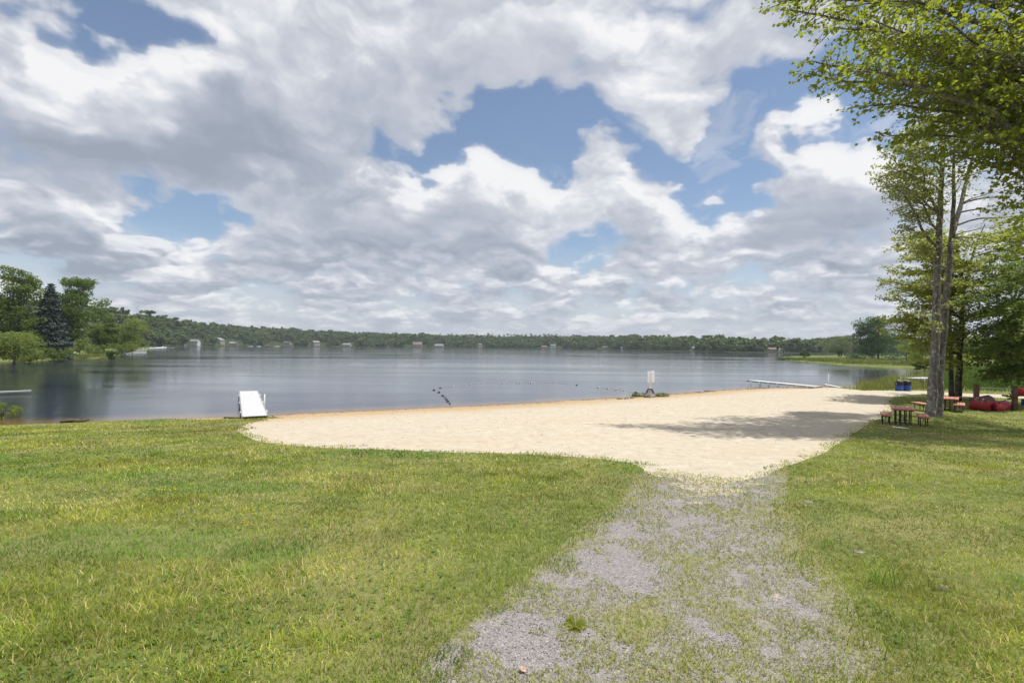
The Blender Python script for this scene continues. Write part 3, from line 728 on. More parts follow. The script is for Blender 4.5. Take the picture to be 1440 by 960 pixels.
class Tree:
    def __init__(s): s.tr = MB(); s.P = []; s.D = []
    def stem(s, pts, radii, n=12):
        P = [np.asarray(p, float) for p in pts]; out, rr = [], []
        for i in range(len(P)-1):
            for k in range(4):
                t = k/4; out.append(P[i]*(1-t)+P[i+1]*t); rr.append(radii[i]*(1-t)+radii[i+1]*t)
        out.append(P[-1]); rr.append(radii[-1])
        o = np.array(out); r = np.array(rr)
        o[1:-1] = (o[:-2]+2*o[1:-1]+o[2:])/4; o[1:-1, :2] += rng.normal(0, .12, (len(o)-2, 2))*r[1:-1, None]
        s.tr.tube(o, list(r*(1+rng.normal(0, .035, len(r)))), n); return o
    def twig(s, a, d, L, r, leaves, spread=.10, droop=.12, wood=True):
        d = unit(np.asarray(d, float)); n = 5; t = np.linspace(0, 1, n)[:, None]
        P = a+d*L*t; P[:, 2] -= droop*L*t[:, 0]**2; P[1:] += rng.normal(0, .035*L, (n-1, 3))
        if wood: s.tr.tube(P, [r*(1-.75*k/(n-1)) for k in range(n)], 3, False)
        if leaves:
            u = rng.uniform(.12, 1.02, leaves); i = np.clip((u*(n-1)).astype(int), 0, n-2); f = (u*(n-1)-i)[:, None]
            q = P[i]*(1-f)+P[i+1]*f; sd = rng.normal(0, spread*L, (leaves, 3)); sd[:, 2] *= .5
            s.P.append(q+sd); s.D.append(sd*3/L+d[None]*.6+np.zeros((leaves, 3)))
    def limb(s, a, b, r, rise=.10, wig=.02, twigs=18, tl=1.3, leaves=30, t0=.25, flat=True, droop=.12, spread=.1):
        P = arch(a, b, rise, wig); n = len(P); L = np.linalg.norm(P[-1]-P[0])
        s.tr.tube(P, [r*(1-.82*k/(n-1)) for k in range(n)], 6, False)
        for j in range(twigs):
            t = t0+(1-t0)*(j+rng.random())/twigs; i = min(int(t*(n-1)), n-2); f = t*(n-1)-i; q = P[i]*(1-f)+P[i+1]*f
            d = unit(P[i+1]-P[i]); side = unit(np.cross(d, (0, 0, 1)))*(1 if j % 2 else -1)
            dd = d*rng.uniform(.35, .9)+side*rng.uniform(.5, 1.1)+np.array((0, 0, rng.normal(.0, .32)))
            s.twig(q, dd, tl*(1.15-.6*t)*rng.uniform(.6, 1.25), max(.006, r*.18), leaves, spread, droop)
        s.twig(P[-1], P[-1]-P[-2], tl*.6, .007, leaves, spread, droop)
    def build(s, name, label, base, leaf, bark, size, flat=.6, cat='tree', group=None, cull=None):
        base = np.asarray(base, float); root = empty(name, base, label=label, cat=cat, group=group)
        s.tr.v = [(x-base[0], y-base[1], z-base[2]) for x, y, z in s.tr.v]
        s.tr.build('trunk', BARK[bark], root, smoothed=True)
        P = np.concatenate(s.P); D = np.concatenate(s.D)
        V, F = leaf_arrays(P-base, D, size, flat)
        npobj('crown', V, F, LEAF[leaf], root); return root

def crown_lobes(H, Wd, cb, shape, k, seed):
    r = np.random.default_rng(seed); L = []
    for i in range(k):
        t = (i+.5)/k if shape == 'tall' else r.random()**.9
        env = {'round': math.sqrt(max(0.02, 1-(2*t-.9)**2/1.35)), 'tall': .55+.45*math.sin(math.pi*min(1, t*1.05)), 'oval': math.sin(math.pi*(.12+.8*t))**.8,
               'willow': 1-.65*t, 'spread': .45+.75*math.sin(math.pi*(.05+.75*t))}[shape]
        a = r.uniform(0, 2*math.pi); q = math.sqrt(r.random())*.72*env*Wd/2
        rr = Wd*r.uniform(.15, .24)*(.75+.4*env)
        z = H*(cb+(1-cb)*t*.94); z = min(z, H-rr*.7)
        L.append((q*math.cos(a), q*math.sin(a), z, rr, rr, rr*r.uniform(.62, .85)))
    return L
def lobe_leaves(L, n, size, seed, bumps=7, fill=.55):
    r = np.random.default_rng(seed); B = []
    for (x, y, z, a, b, c) in L:
        for k in range(bumps):
            d = r.normal(size=3); d /= np.linalg.norm(d); d[2] = d[2]*.8+.1; q = r.uniform(.35, .55)
            B.append((x+d[0]*a*.72, y+d[1]*b*.72, z+d[2]*c*.72, a*q, b*q, c*q*.85))
    B = np.array(B); w = B[:, 3]**2; i = r.choice(len(B), n, p=w/w.sum())
    d = unit(r.normal(size=(n, 3))); rad = (fill+(1.08-fill)*r.random(n)**.6)[:, None]
    P = B[i, :3]+d*B[i, 3:]*rad
    N = unit(d*.75+r.normal(0, .55, (n, 3))+np.array((0, 0, .35)))
    T = unit(np.cross(N, r.normal(size=(n, 3)))); U = np.cross(N, T); s = (size*r.uniform(.5, 1.25, n))[:, None]
    V = np.stack([P-T*s*.5, P-U*s*.36+N*s*.1, P+T*s*.5, P+U*s*.36-N*s*.08], 1).reshape(-1, 3); k = np.arange(n)[:, None]*4
    return V, np.concatenate([k+[0, 1, 2], k+[0, 2, 3]])
def auto_tree(name, label, base, H, Wd, leaf, bark='dark', cb=.25, shape='round', k=11, n=5000, size=.32, seed=1, r=.2, stems=1, cat='tree', group=None, lean=0):
    root = empty(name, base, label=label, cat=cat, group=group); L = crown_lobes(H, Wd, cb, shape, k, seed)
    if lean: L = [(x+lean*z, y, z, a, b, c) for x, y, z, a, b, c in L]
    rr = np.random.default_rng(seed+100); t = MB()
    for s in range(stems):
        ox = (s-(stems-1)/2)*r*3.2; top = np.array((ox*2+lean*H*.8, 0, H*.82))
        P = np.array([(ox, 0, -.3), (ox*1.05, 0, .25), (ox*1.2+rr.normal(0, .1), rr.normal(0, .1), H*.3), (ox*1.7+lean*H*.5, rr.normal(0, .2), H*.58), top])
        t.tube(P, [r*1.25, r, r*.8, r*.5, r*.12], 8)
        for (x, y, z, a, b, c) in L:
            f = max(.16, (z-a*1.1)/H*.85); f = min(f, .75)
            q = P[1]+(top-P[1])*f
            t.tube(arch(q, (x, y, z), .05, .03, 5), [r*.38*(1-f*.7), r*.3*(1-f*.7), r*.2*(1-f*.6), r*.12, r*.05], 4, False)
    t.build('trunk', BARK[bark], root, smoothed=True)
    V, F = lobe_leaves(L, n, size, seed+7); npobj('crown', V, F, LEAF[leaf], root); return root
def spruce(name, label, base, H, Wd, seed, n_tier=30):
    r = np.random.default_rng(seed); root = empty(name, base, label=label, cat='tree'); t = MB()
    t.tube([(0,0,-.3),(0,0,H*.5),(0,0,H*.98)], [.2,.12,.02], 7); P, D = [], []
    for i in range(n_tier):
        f = (i+.5)/n_tier; z = H*(.05+.93*f); R_ = Wd/2*(1-f)**.85*r.uniform(.82, 1.12)+.12; m = int(9+8*(1-f))
        for k in range(m):
            a = 2*math.pi*(k+r.random()*.8)/m; d = np.array((math.cos(a), math.sin(a), 0)); L = R_*r.uniform(.75, 1.15)
            u = np.linspace(.12, 1, max(4, int(L*9)))[:, None]
            q = d*L*u; q[:, 2] += z-.33*L*u[:, 0]+.20*L*u[:, 0]**2.2
            if i % 2 == 0: t.tube([q[0], q[len(q)//2], q[-1]], [.03,.02,.006], 3, False)
            for _ in range(5):
                o = r.normal(0, .10+.06*L, q.shape)*[1, 1, .35]; P.append(q+o); D.append(np.tile(d, (len(q), 1))+o*4-np.array((0, 0, .2)))
    t.build('trunk', BARK['dark'], root, smoothed=True)
    P = np.concatenate(P); D = np.concatenate(D); V, F = leaf_arrays(P, D, .34, .55); npobj('crown', V, F, LEAF['spruce'], root); return root

# -------- big maple standing just outside the right edge, its limbs over the picture
def big_maple():
    T = Tree(); b = np.array((20.2, 17.2, 0.)); b[2] = float(hgt(b[0:1], b[1:2])[0])-.1
    st = T.stem([b, b+(0,0,1.2), b+(-.1,.2,4.5), b+(-.4,.1,9), b+(-.3,.4,13.5), b+(-.2,.3,18.5)], [.52,.40,.36,.29,.18,.05])
    tips = [(1098,2,17.5),(1108,14,17.2),(1138,104,17.2),(1148,88,16.8),(1170,40,16.3),(1185,10,16.8),(1215,150,17.8),(1232,120,16.8),(1248,192,18.2),(1262,60,15.6),(1285,165,17),(1300,218,17.6),
            (1310,20,15),(1325,110,15.8),(1340,215,16.6),(1360,60,14.8),(1372,180,15.6),(1385,150,17.5),(1400,225,17),(1415,30,14.4),(1425,120,14.8),(1440,190,15.6),(1438,260,16.8),(1412,290,18),(1455,70,16),(1465,150,18.6),(1240,10,18.6),
            (1200,-30,18),(1280,-40,17),(1360,-50,16),(1430,-30,18),(1345,140,19),(1290,90,19),(1395,80,19.5),(1230,80,18.5),(1460,330,17.2),(1448,360,18.5),(1195,100,15.2),(1220,70,20.2),(1245,150,20.5),(1260,110,19.5),(1285,60,21),(1300,130,20.6),(1230,30,15.4),(1275,190,19.8),(1330,170,20.4),(1205,60,19)]
    for px, py, dp in tips:
        tip = at(px, py, dp); d = np.linalg.norm(tip[:2]-b[:2])
        hz = np.clip(tip[2]-b[2]-d*rng.uniform(.30, .55), 3.2, 16.5)
        i = int(np.argmin(np.abs(st[:, 2]-b[2]-hz))); L = np.linalg.norm(tip-st[i])
        T.limb(st[i], tip, .022+.009*L, rise=.13, wig=.028, twigs=int(5.0*L), tl=1.3, leaves=13, t0=.22, droop=.18, spread=.09)
    for k in range(18):     # the high crown above the picture's edge, which shades the lawn
        tip = np.array((rng.uniform(13, 23), rng.uniform(12, 21), rng.uniform(13.5, 20))); i = int(np.argmin(np.abs(st[:, 2]-b[2]-(tip[2]-b[2])*.72)))
        T.limb(st[i], tip, .08, rise=.08, twigs=26, tl=1.5, leaves=24)
    for k in range(26):     # the rest of the crown, to the right and behind
        a = rng.uniform(-1.9, 1.4); rad = rng.uniform(4, 8); z = rng.uniform(6, 18)
        tip = b+np.array((math.cos(a)*rad*(1.15-z/40), math.sin(a)*rad, z)); i = int(np.argmin(np.abs(st[:, 2]-b[2]-max(3.5, z-rad*.45))))
        T.limb(st[i], tip, .10, rise=.10, twigs=16, tl=1.5, leaves=14)
    T.build('maple_tree', 'big maple whose leafy limbs reach in over the upper right corner', b, 'maple', 'grey', .135, .55)
big_maple()

# -------- tall twin-stemmed tree by the picnic tables
def on(px, py, depth): return at(px, py, depth)
def twin_tree():
    g = G(1313, 586); dp = g[1]; T = Tree(); b = g-np.array((0, 0, .1))
    s1 = T.stem([at(1309,590,dp), at(1310,575,dp), at(1314,500,dp), at(1319,400,dp), at(1322,300,dp), at(1325,235,dp), at(1328,165,dp), at(1331,105,dp)], [.26,.195,.165,.14,.112,.08,.045,.015])
    s2 = T.stem([at(1319,588,dp+.1), at(1319.5,573,dp+.1), at(1324,490,dp+.15), at(1333,400,dp+.3), at(1338,335,dp+.4)], [.22,.165,.14,.12,.10])
    fa = T.stem([at(1338,335,dp+.4), at(1341,285,dp+.3), at(1341,230,dp+.1), at(1342,190,dp)], [.10,.075,.05,.02])
    fb = T.stem([at(1338,335,dp+.4), at(1348,300,dp+.6), at(1360,250,dp+.9), at(1372,205,dp+1.2), at(1380,170,dp+1.4)], [.11,.09,.065,.04,.015])
    def go(st, px, py, dd, tw=16, lv=36, tl=.9, low=.5):
        tip = at(px, py, dp+dd); L0 = np.linalg.norm(tip[:2]-st[-1][:2]); hz = tip[2]-L0*low
        i = int(np.argmin(np.abs(st[:, 2]-hz))); L = np.linalg.norm(tip-st[i])
        T.limb(st[i], tip, .018+.010*L, rise=.06, wig=.03, twigs=tw, tl=tl, leaves=lv, t0=.28, droop=.08, spread=.12)
    for px, py, dd in ((1238,248,-.6),(1246,236,.4),(1252,222,-1.2),(1256,272,.6),(1262,212,.9),(1268,196,-.4),(1270,262,-1.5),(1276,300,.2),(1280,322,-.4),(1283,188,.8),(1290,240,1.4),(1296,352,.2),(1292,208,-1),(1300,180,0),(1302,268,-1),(1308,300,.8),(1312,168,.9),(1262,248,1.2),(1248,254,-1.8),(1284,228,-1.8)):
        go(s1, px, py, dd)
    for px, py, dd in ((1345,190,-.5),(1352,170,.6),(1338,205,-1.2),(1362,215,-.6),(1345,140,.4),(1328,140,-.6),(1318,195,1.2),(1330,240,-1.2),(1350,255,-1.2)):
        go(s1 if px < 1336 else fa, px, py, dd, 11, 20)
    for px, py, dd, lv in ((1400,270,.5,1),(1410,300,1.2,2),(1392,320,.2,4),(1420,280,1.8,1),(1385,240,.6,3),(1398,215,1.4,8),(1375,345,.2,6),(1430,310,1.0,2),(1405,345,.5,5)):
        go(fb, px, py, dd, 10, lv, .9, .35)
    for px, py, dd in ((1290,440,-.4),(1300,400,.5),(1345,420,-.6),(1296,470,.3),(1350,380,.3),(1310,455,-.8)):
        go(s1 if px < 1330 else s2, px, py, dd, 7, 16, .6, .3)
    T.build('tall_tree', 'tall slim tree with two grey stems growing from one base by the picnic tables', b, 'light', 'grey', .088, .66)
twin_tree()

# -------- lower layered trees behind it
def layered(name, label, base_px, stems, tips, leaf, size, tl, lv, tw, dens=1, bark='dark', low=.25, rise=.05, extra=0):
    tips = list(tips)
    for _ in range(extra):
        a, b = random.sample(range(len(tips)), 2); u = random.uniform(.25, .75); A, B = tips[a], tips[b]; tips.append((A[0]*u+B[0]*(1-u), A[1]*u+B[1]*(1-u), A[2]*u+B[2]*(1-u)+random.uniform(-1, 1), A[3]))
    g = G(*base_px); dp = g[1]; T = Tree(); S = []
    for pts, rad in stems: S.append(T.stem([at(x, y, dp+d) for x, y, d in pts], rad, 9))
    for px, py, dd, si in tips:
        st = S[si]; tip = at(px, py, dp+dd); L0 = np.linalg.norm(tip[:2]-st[len(st)//2][:2])
        i = int(np.argmin(np.abs(st[:, 2]-(tip[2]-L0*low)))); L = np.linalg.norm(tip-st[i])
        T.limb(st[i], tip, .02+.010*L, rise=rise, wig=.025, twigs=int(tw*L), tl=tl, leaves=lv, t0=.15, droop=.14, spread=.12)
    T.build(name, label, g-np.array((0, 0, .1)), leaf, bark, size, .7)
layered('beech_tree', 'yellow-green tree in flat drooping layers on a thin dark trunk behind the tall twin-stemmed tree', (1348,563),
  [([(1347,568,0),(1350,500,0),(1353,430,0),(1352,390,0),(1345,345,.2),(1340,310,.3)], [.19,.14,.12,.10,.07,.03]), ([(1353,420,0),(1362,380,.4),(1372,345,.8),(1385,315,1.2)], [.09,.07,.05,.02])],
  [(x, y, d, 0) for x, y, d in ((1249,395,-1),(1253,420,1),(1251,447,0),(1256,463,1.5),(1258,376,.5),(1264,352,1),(1268,338,-.8),(1274,474,-.5),(1284,330,1.5),(1290,490,.5),(1300,505,1.2),(1290,362,-1.8),(1284,402,-2),(1280,430,2.2),(1290,455,-1.5),(1305,340,2.4),(1312,330,-1.5),(1318,480,-1.2),(1312,420,-2.4),(1326,355,-2.2),(1330,325,.5),(1326,450,2.5),(1330,500,-.8),(1335,395,-2.6),(1338,470,2),(1266,410,2.6),(1270,440,-1.8),(1275,382,2.2),(1296,385,2.4))] +
  [(x, y, d, 1) for x, y, d in ((1400,335,0),(1420,325,1),(1395,365,-1),(1430,350,0),(1410,385,-1.5),(1370,330,-1.5),(1385,410,-1.8),(1360,430,-1.2),(1438,330,1.6),(1425,375,1.5),(1376,375,2))], 'beech', .125, 1.3, 36, 4.4, extra=16)
layered('young_tree', 'slender dark trunk with dense low green foliage beside the posts', (1338,560),
  [([(1338,562,.5),(1337,500,.5),(1335,440,.5),(1340,380,.8),(1348,340,1)], [.15,.115,.09,.06,.02])],
  [(x, y, d, 0) for x, y, d in ((1300,480,1),(1320,455,2),(1360,470,1),(1355,500,1.5),(1370,440,.5),(1325,500,2),(1380,400,2),(1310,430,3))], 'beech', .125, 1.1, 30, 3.8)
layered('broad_maple', 'dense dark green maple whose low branches hang down to the reeds at the right edge', (1475,570),
  [([(1475,572,0),(1474,500,0),(1470,420,0),(1466,330,0),(1460,250,0)], [.40,.32,.26,.18,.04])],
  [(x, y, d, 0) for x, y, d in ((1362,450,0),(1372,480,1),(1368,420,-1),(1380,505,.5),(1385,395,1),(1392,525,-.5),(1400,365,0),(1400,440,-2),(1405,490,-2),(1415,520,0),(1412,400,-2.5),(1420,345,1.5),(1425,470,-2.8),(1428,430,-3),(1430,505,-2),(1435,380,-2.5),(1438,530,-1),(1440,340,0),(1445,450,-3.5),(1448,300,1),(1450,490,-3),(1384,460,2.6),(1396,500,2.5),(1375,440,3),(1390,415,3),(1410,460,3),(1425,400,3.2),(1378,495,-1),(1400,515,2),(1355,470,2),(1422,535,1.5),(1408,528,-1.5),(1435,550,0))], 'dark', .14, 1.3, 32, 4.8, extra=10, low=-.05, rise=.10)

# -------- trees of the left point
def lp(px, py): p = onz(px, py, .35); return np.array([p[0], p[1], .2])
def back(b, d): k = (b[1]+d)/b[1]; return np.array((b[0]*k, b[1]+d, b[2]+.2))
def sized(px_base, py_base, py_top, wpx, z=.35):
    p = lp(px_base, py_base); return p, tall(px_base, py_top, p[1])-p[2], wpx/FPX*p[1]
b, H, W_ = sized(22,505,376,86); auto_tree('maple_tree','dark green tree with spiky tops, tallest of the trees at the left edge', back(b,9), H*1.08, W_*1.05, 'dark', cb=.12, shape='tall', k=24, n=16000, size=.36, seed=3, r=.28, stems=2)
b, H, W_ = sized(-45,505,390,90); auto_tree('maple_tree','mid green tree cut by the left edge of the picture behind the willow', back(b,6), H, W_, 'mid', cb=.1, shape='round', k=18, n=10000, size=.40, seed=4, r=.28)
b, H, W_ = sized(70,503,398,44); spruce('spruce_tree','blue-grey spruce with a pointed top between two leafy trees', back(b,2), H*1.02, W_*1.15, 5)
b, H, W_ = sized(98,502,389,78); auto_tree('shade_tree','tall leafy tree on two pale trunks right of the spruce', back(b,1), H, W_, 'mid', bark='pale', cb=.25, shape='oval', k=26, n=17000, size=.33, seed=16, r=.24, stems=2, lean=.09)
b, H, W_ = sized(172,499,450,66); auto_tree('willow_tree','rounded yellow-green tree at the foot of the wooded hill', back(b,26), H*1.22, W_*1.3, 'yellow', cb=.05, shape='round', k=20, n=10000, size=.40, seed=7, r=.22)
b, H, W_ = sized(146,502,446,46); auto_tree('shade_tree','plain green tree behind the two pale trunks', back(b,34), H*1.25, W_*1.3, 'dark', cb=.1, shape='oval', k=18, n=8000, size=.42, seed=8, r=.22)
b, H, W_ = sized(20,508,466,74); auto_tree('willow_tree','low pale willow spreading over the water at the left edge', b, H, W_, 'yellow', bark='pale', cb=.18, shape='spread', k=16, n=10000, size=.25, seed=9, r=.16, cat='tree')
b, H, W_ = sized(-30,509,470,60); auto_tree('willow_tree','dark low willow mostly outside the left edge', b, H, W_, 'willow', cb=.1, shape='spread', k=10, n=4000, size=.30, seed=10, r=.16)
for i, (x, y, t, w, lf, lab) in enumerate(((40,506,488,56,'dark','dark low bush under the willow at the waterline'),(76,506,490,46,'dark','dark bush at the foot of the spruce'),(112,500,474,26,'yellow','bright yellow-green bush right of the two pale trunks'),
        (124,500,481,34,'yellow','low yellow-green bush on the bank beside the bright one'),(157,504,494,18,'mid','small round green bush at the tip of the left bank'),(135,500,485,26,'mid','mid green bush behind the lawn of the left bank'),(186,497,480,34,'yellow','light bush behind the white seawall'),(52,505,462,44,'dark','dark hedge-like bush behind the spruce'))):
    b, H, W_ = sized(x, y, t, w); auto_tree('bush', lab, back(b, 3.0 if i in (3, 5, 7) else .5), H, W_, lf, cb=.02, shape='spread', k=8, n=1500, size=.26, seed=30+i, r=.07, cat='bush')
# -------- trees of the grassy point on the right
b, H, W_ = sized(1235,505,444,68); auto_tree('oak_tree','dense dark green oak standing alone on the grassy point', b, H, W_, 'oak', cb=.12, shape='round', k=24, n=14000, size=.40, seed=17, r=.3)
b, H, W_ = sized(1181,501.5,470,58); auto_tree('willow_tree','thin grey-green willow on the grassy point left of the dark oak', b, H, W_, 'willow', cb=.2, shape='round', k=16, n=6500, size=.38, seed=13, r=.18, stems=3)
b, H, W_ = sized(1131,503,494,15); auto_tree('bush','small dark bush near the tip of the grassy point', b, H, W_, 'oak', cb=.05, shape='round', k=6, n=900, size=.40, seed=14, r=.07, cat='bush')
for i, (x, y, t, w, lf, lab) in enumerate(((1206,505,497,34,'oak','dark low bush left of the oak on the grassy point'),(1258,507,494,46,'oak','dark low bush right of the oak on the grassy point'),(1275,512,482,34,'yellow','yellow-green bush near the right end of the grassy point'),
        (1296,514,470,44,'mid','tall green bush where the grassy point meets the shore'),(1318,516,480,40,'yellow','light bush behind the tall tree trunks'),(1300,519,506,30,'shrub','dark low bush at the water in the corner of the cove'),
        (1345,520,470,60,'mid','green bush behind the thin dark trunks'),(1385,520,468,60,'shrub','dark bush behind the canoe rack'),(1430,522,460,70,'shrub','dark bush at the right edge behind the reeds'),(1480,523,450,80,'mid','green bush outside the right edge'))):
    b, H, W_ = sized(x, y, t, w); auto_tree('bush', lab, b, H, W_, lf, cb=.03, shape='spread', k=9, n=2200 if i > 2 else 1200, size=.30, seed=50+i, r=.08, cat='bush')
b, H, W_ = sized(1400,521,515,44); auto_tree('bush','low leafy bush among the reeds left of the rack', G(1404,541), 1.5, 2.6, 'shrub', cb=.03, shape='spread', k=8, n=1400, size=.14, seed=70, r=.05, cat='bush')
auto_tree('bush','small yellow-green bush on the near bank at the left edge', G(2,592), .75, 1.5, 'yellow', cb=.03, shape='spread', k=7, n=1500, size=.08, seed=71, r=.03, cat='bush')
# ------------------------------------------------------------------ land across the water
def land(name, poly, hf, step, mat):
    poly = np.array(poly); x0, y0 = poly.min(0); x1, y1 = poly.max(0)
    P = grid(x0, x1, y0, y1, step); P = P[inpoly(poly, P[:, 0], P[:, 1]) & (segdist(poly, P[:, 0], P[:, 1]) > step*.3)]
    V, F = cdt([(poly, True)], P); ce = V[F].mean(1); F = F[inpoly(poly, ce[:, 0], ce[:, 1])]
    fl = np.cross(V[F[:, 1]]-V[F[:, 0]], V[F[:, 2]]-V[F[:, 0]]) < 0; F[fl] = F[fl][:, ::-1]
    z = hf(V[:, 0], V[:, 1], segdist(poly, V[:, 0], V[:, 1]))
    return tag(npobj(name, np.column_stack([V, z]), F, mat, smoothed=True), kind='structure')
LP = rough_line([onz(*p)[:2] for p in ((-160,511),(-60,510),(0,508.5),(60,506.5),(110,505),(150,502.8),(168,499.3),(176,497.3),(205,494.6),(213,492),(222,489.6))]+[np.array((-330.,480.)), np.array((-420.,200.))], 2.5, 1.2, 41, True)
land('left_bank', LP, lambda x, y, d: -.35+.9*smooth(0, 3, d)+1.2*smooth(4, 60, d)+(vn1.fbm(x*.2, y*.2, 3)-.5)*.3*smooth(1, 4, d), 4.0, MG['bank'])
RP = rough_line([onz(*p)[:2] for p in ((1087,504.2),(1100,506.5),(1140,510),(1180,513.5),(1215,516),(1252,518),(1290,519),(1330,519.5))]+[np.array((150., 96.)), np.array((260.,200.)), np.array((300., 330.))]+[onz(*p)[:2] for p in ((1330,501.5),(1240,500.6),(1180,500),(1130,500.6),(1095,502))], 2.5, 1.2, 42, True)
land('grassy_point', RP, lambda x, y, d: -.35+.75*smooth(0, 3, d)+(vn1.fbm(x*.2, y*.2, 3)-.5)*.2*smooth(1, 4, d), 4.0, MG['bank'])

TAB = np.array([(-900,190,395),(-400,200,415),(-100,240,422),(0,270,415),(150,300,424),(200,345,434),(260,540,446),(330,660,456),(420,740,461),(520,780,466),(640,820,470.5),(760,800,472.5),
                (830,720,470.5),(900,610,470.5),(1000,470,473),(1100,410,476),(1200,380,478),(1300,360,478),(1500,340,468),(1900,300,440),(2600,260,420)], float)
def shoreR(px): return np.interp(px, TAB[:, 0], TAB[:, 1])
def crest(px): return CAM_H+(hor(px)-np.interp(px, TAB[:, 0], TAB[:, 2]))/FPX*(shoreR(px)+60)
def hill(px, dep):
    r = shoreR(px); return -.3+.8*smooth(0, 4, dep-r)+np.maximum(crest(px)-12.0, 1.0)*smooth(8, 95, dep-r)
def px2x(px, dep): return (px-720)/FPX*dep
def hills():
    pxs = np.concatenate([np.arange(-900, 0, 60), np.arange(0, 1440, 12), np.arange(1440, 2600, 60)]); ds = np.array([0,2,5,10,20,35,55,80,110,150,220,400,900])
    A, D = np.meshgrid(pxs, ds); dep = shoreR(A)+D; x = px2x(A, dep); z = hill(A, dep); n = len(pxs)
    i = np.arange((len(ds)-1)*(n-1)); r, c = i//(n-1), i % (n-1); a = r*n+c
    tag(npobj('hills', np.column_stack([x.ravel(), dep.ravel(), z.ravel()]), np.column_stack([a, a+1, a+n+1, a+n]), MG['floor'], smoothed=True), kind='structure')
    pxs = np.arange(200, 1500, 40); ds = np.array([0,30,120,300,600]); A, D = np.meshgrid(pxs, ds); dep = 1500.+D; n = len(pxs)
    z = -1+(CAM_H+(487-474.5)/FPX*1600+6*np.sin(A*.011))*smooth(0, 250, D)
    i = np.arange((len(ds)-1)*(n-1)); r, c = i//(n-1), i % (n-1); a = r*n+c
    tag(npobj('far_hills', np.column_stack([px2x(A, dep).ravel(), dep.ravel(), z.ravel()]), np.column_stack([a, a+1, a+n+1, a+n]), MG['floor'], smoothed=True), kind='structure')
hills()
# small tree shapes for the far wood; each a handful of lumpy lobes of leaf tufts
def far_shape(seed, H, Wd, n, size, shape):
    L = crown_lobes(H, Wd, .08, shape, 7, seed); V, F = lobe_leaves(L, n, size, seed, bumps=4, fill=.7); return V, F
SHAPES = [far_shape(200+i, 1.0, .78+.1*(i % 3), 250, .19, ('round', 'oval', 'round', 'tall')[i % 4]) for i in range(8)]
def mass(pts, heights, name, label, mat):
    Vs, Fs = [], []; o = 0
    for (x, y, z), h in zip(pts, heights):
        V, F = SHAPES[rng.integers(8)]; a = rng.uniform(0, 6.28); c, s = math.cos(a), math.sin(a); w = h*rng.uniform(1.05, 1.5)
        Vs.append(np.column_stack([(V[:, 0]*c-V[:, 1]*s)*w+x, (V[:, 0]*s+V[:, 1]*c)*w+y, V[:, 2]*h+z])); Fs.append(F+o); o += len(V)
    tag(npobj(name, np.concatenate(Vs), np.concatenate(Fs), mat), label, 'forest', kind='stuff')
GAPS = [(273,17),(320,20),(393,22),(446,14),(487,13),(587,16),(617,11),(676,8),(778,13),(765,6),(852,9),(978,7),(1088,13),(344,9)]
def forest():
    pts, hs = [], []; px = -250.
    for row, dd in enumerate((20, 29, 39, 51, 64, 78, 90, 102, 114, 130, 150)):
        px = -300.
        while px < 1700:
            r = float(shoreR(px)); dep = r+dd+rng.normal(0, 4); z = float(hill(px, dep)); h = rng.uniform(8.5, 13)*(.82+.36*vn1.fbm(np.array([px*.03]), np.array([dd*.02+2]), 3)[0])*(1.14 if rng.random() < .1 else 1)
            if not (dd < 42 and any(abs(px-q) < w*.95 for q, w in GAPS)): pts.append((px2x(px, dep), dep, z-.3)); hs.append(h)
            px += rng.uniform(4.5, 7.5)/r*FPX
    mass(pts, hs, 'forest', 'unbroken green wood covering the hills across the lake', LEAF['far'])
    pts, hs = [], []
    for dd in (60, 150, 250):
        px = 230.
        while px < 1450:
            dep = 1500+dd+rng.normal(0, 15); z = -1+(CAM_H+(487-474.5)/FPX*1600+6*math.sin(px*.011))*float(smooth(0, 250, dep-1500)); pts.append((px2x(px, dep), dep, z-2)); hs.append(rng.uniform(9, 16)); px += rng.uniform(9, 14)/1500*FPX
    mass(pts, hs, 'distant_forest', 'dim wooded ridge seen beyond the far shore', LEAF['far'])
forest()
# the front row along the far shore: single trees
ROW = []
def far_row():
    kinds = {k: [npmesh('lakeshore_tree', *SHAPES[i], LEAF[k]) for i in range(8)] for k in ('far', 'farlight')}
    tr = MB(); tr.tube([(0,0,-.1),(0,0,.25),(0,.01,.6)], [.028,.022,.008], 5)
    for k in kinds:            # every shape stands on a short trunk of its own
        for j, me in enumerate(kinds[k]):
            V, F = SHAPES[j]; tv = np.array(tr.v); tf = []
            for q in tr.f:
                for a in range(1, len(q)-1): tf.append((q[0], q[a], q[a+1]))
            m2 = npmesh('lakeshore_tree', np.concatenate([V, tv]), np.concatenate([F, np.array(tf)+len(V)]), LEAF[k]); m2.materials.append(BARK['dark'])
            m2.polygons.foreach_set('material_index', np.concatenate([np.zeros(len(F), np.int32), np.ones(len(tf), np.int32)])); kinds[k][j] = m2
    px = 214.
    while px < 1290:
        r = float(shoreR(px)); dep = r+rng.uniform(7, 16); light = rng.random() < .22
        if all(abs(px-h) > w*.92 for h, w in GAPS):
            o = link(bpy.data.objects.new('lakeshore_tree', kinds['farlight' if light else 'far'][rng.integers(8)])); h = rng.uniform(6.5, 12)
            o.location = (px2x(px, dep), dep, float(hill(px, dep))-.2); o.scale = (h*rng.uniform(.8, 1.1),)*2+(h,); o.rotation_euler = (0, 0, rng.uniform(0, 6.28))
            tag(o, 'pale green tree in the front row along the far shore' if light else 'dark green tree in the front row along the far shore', 'tree', 'pale trees along the far shore' if light else 'dark trees along the far shore')
        px += rng.uniform(6, 9.5)/r*FPX
far_row()
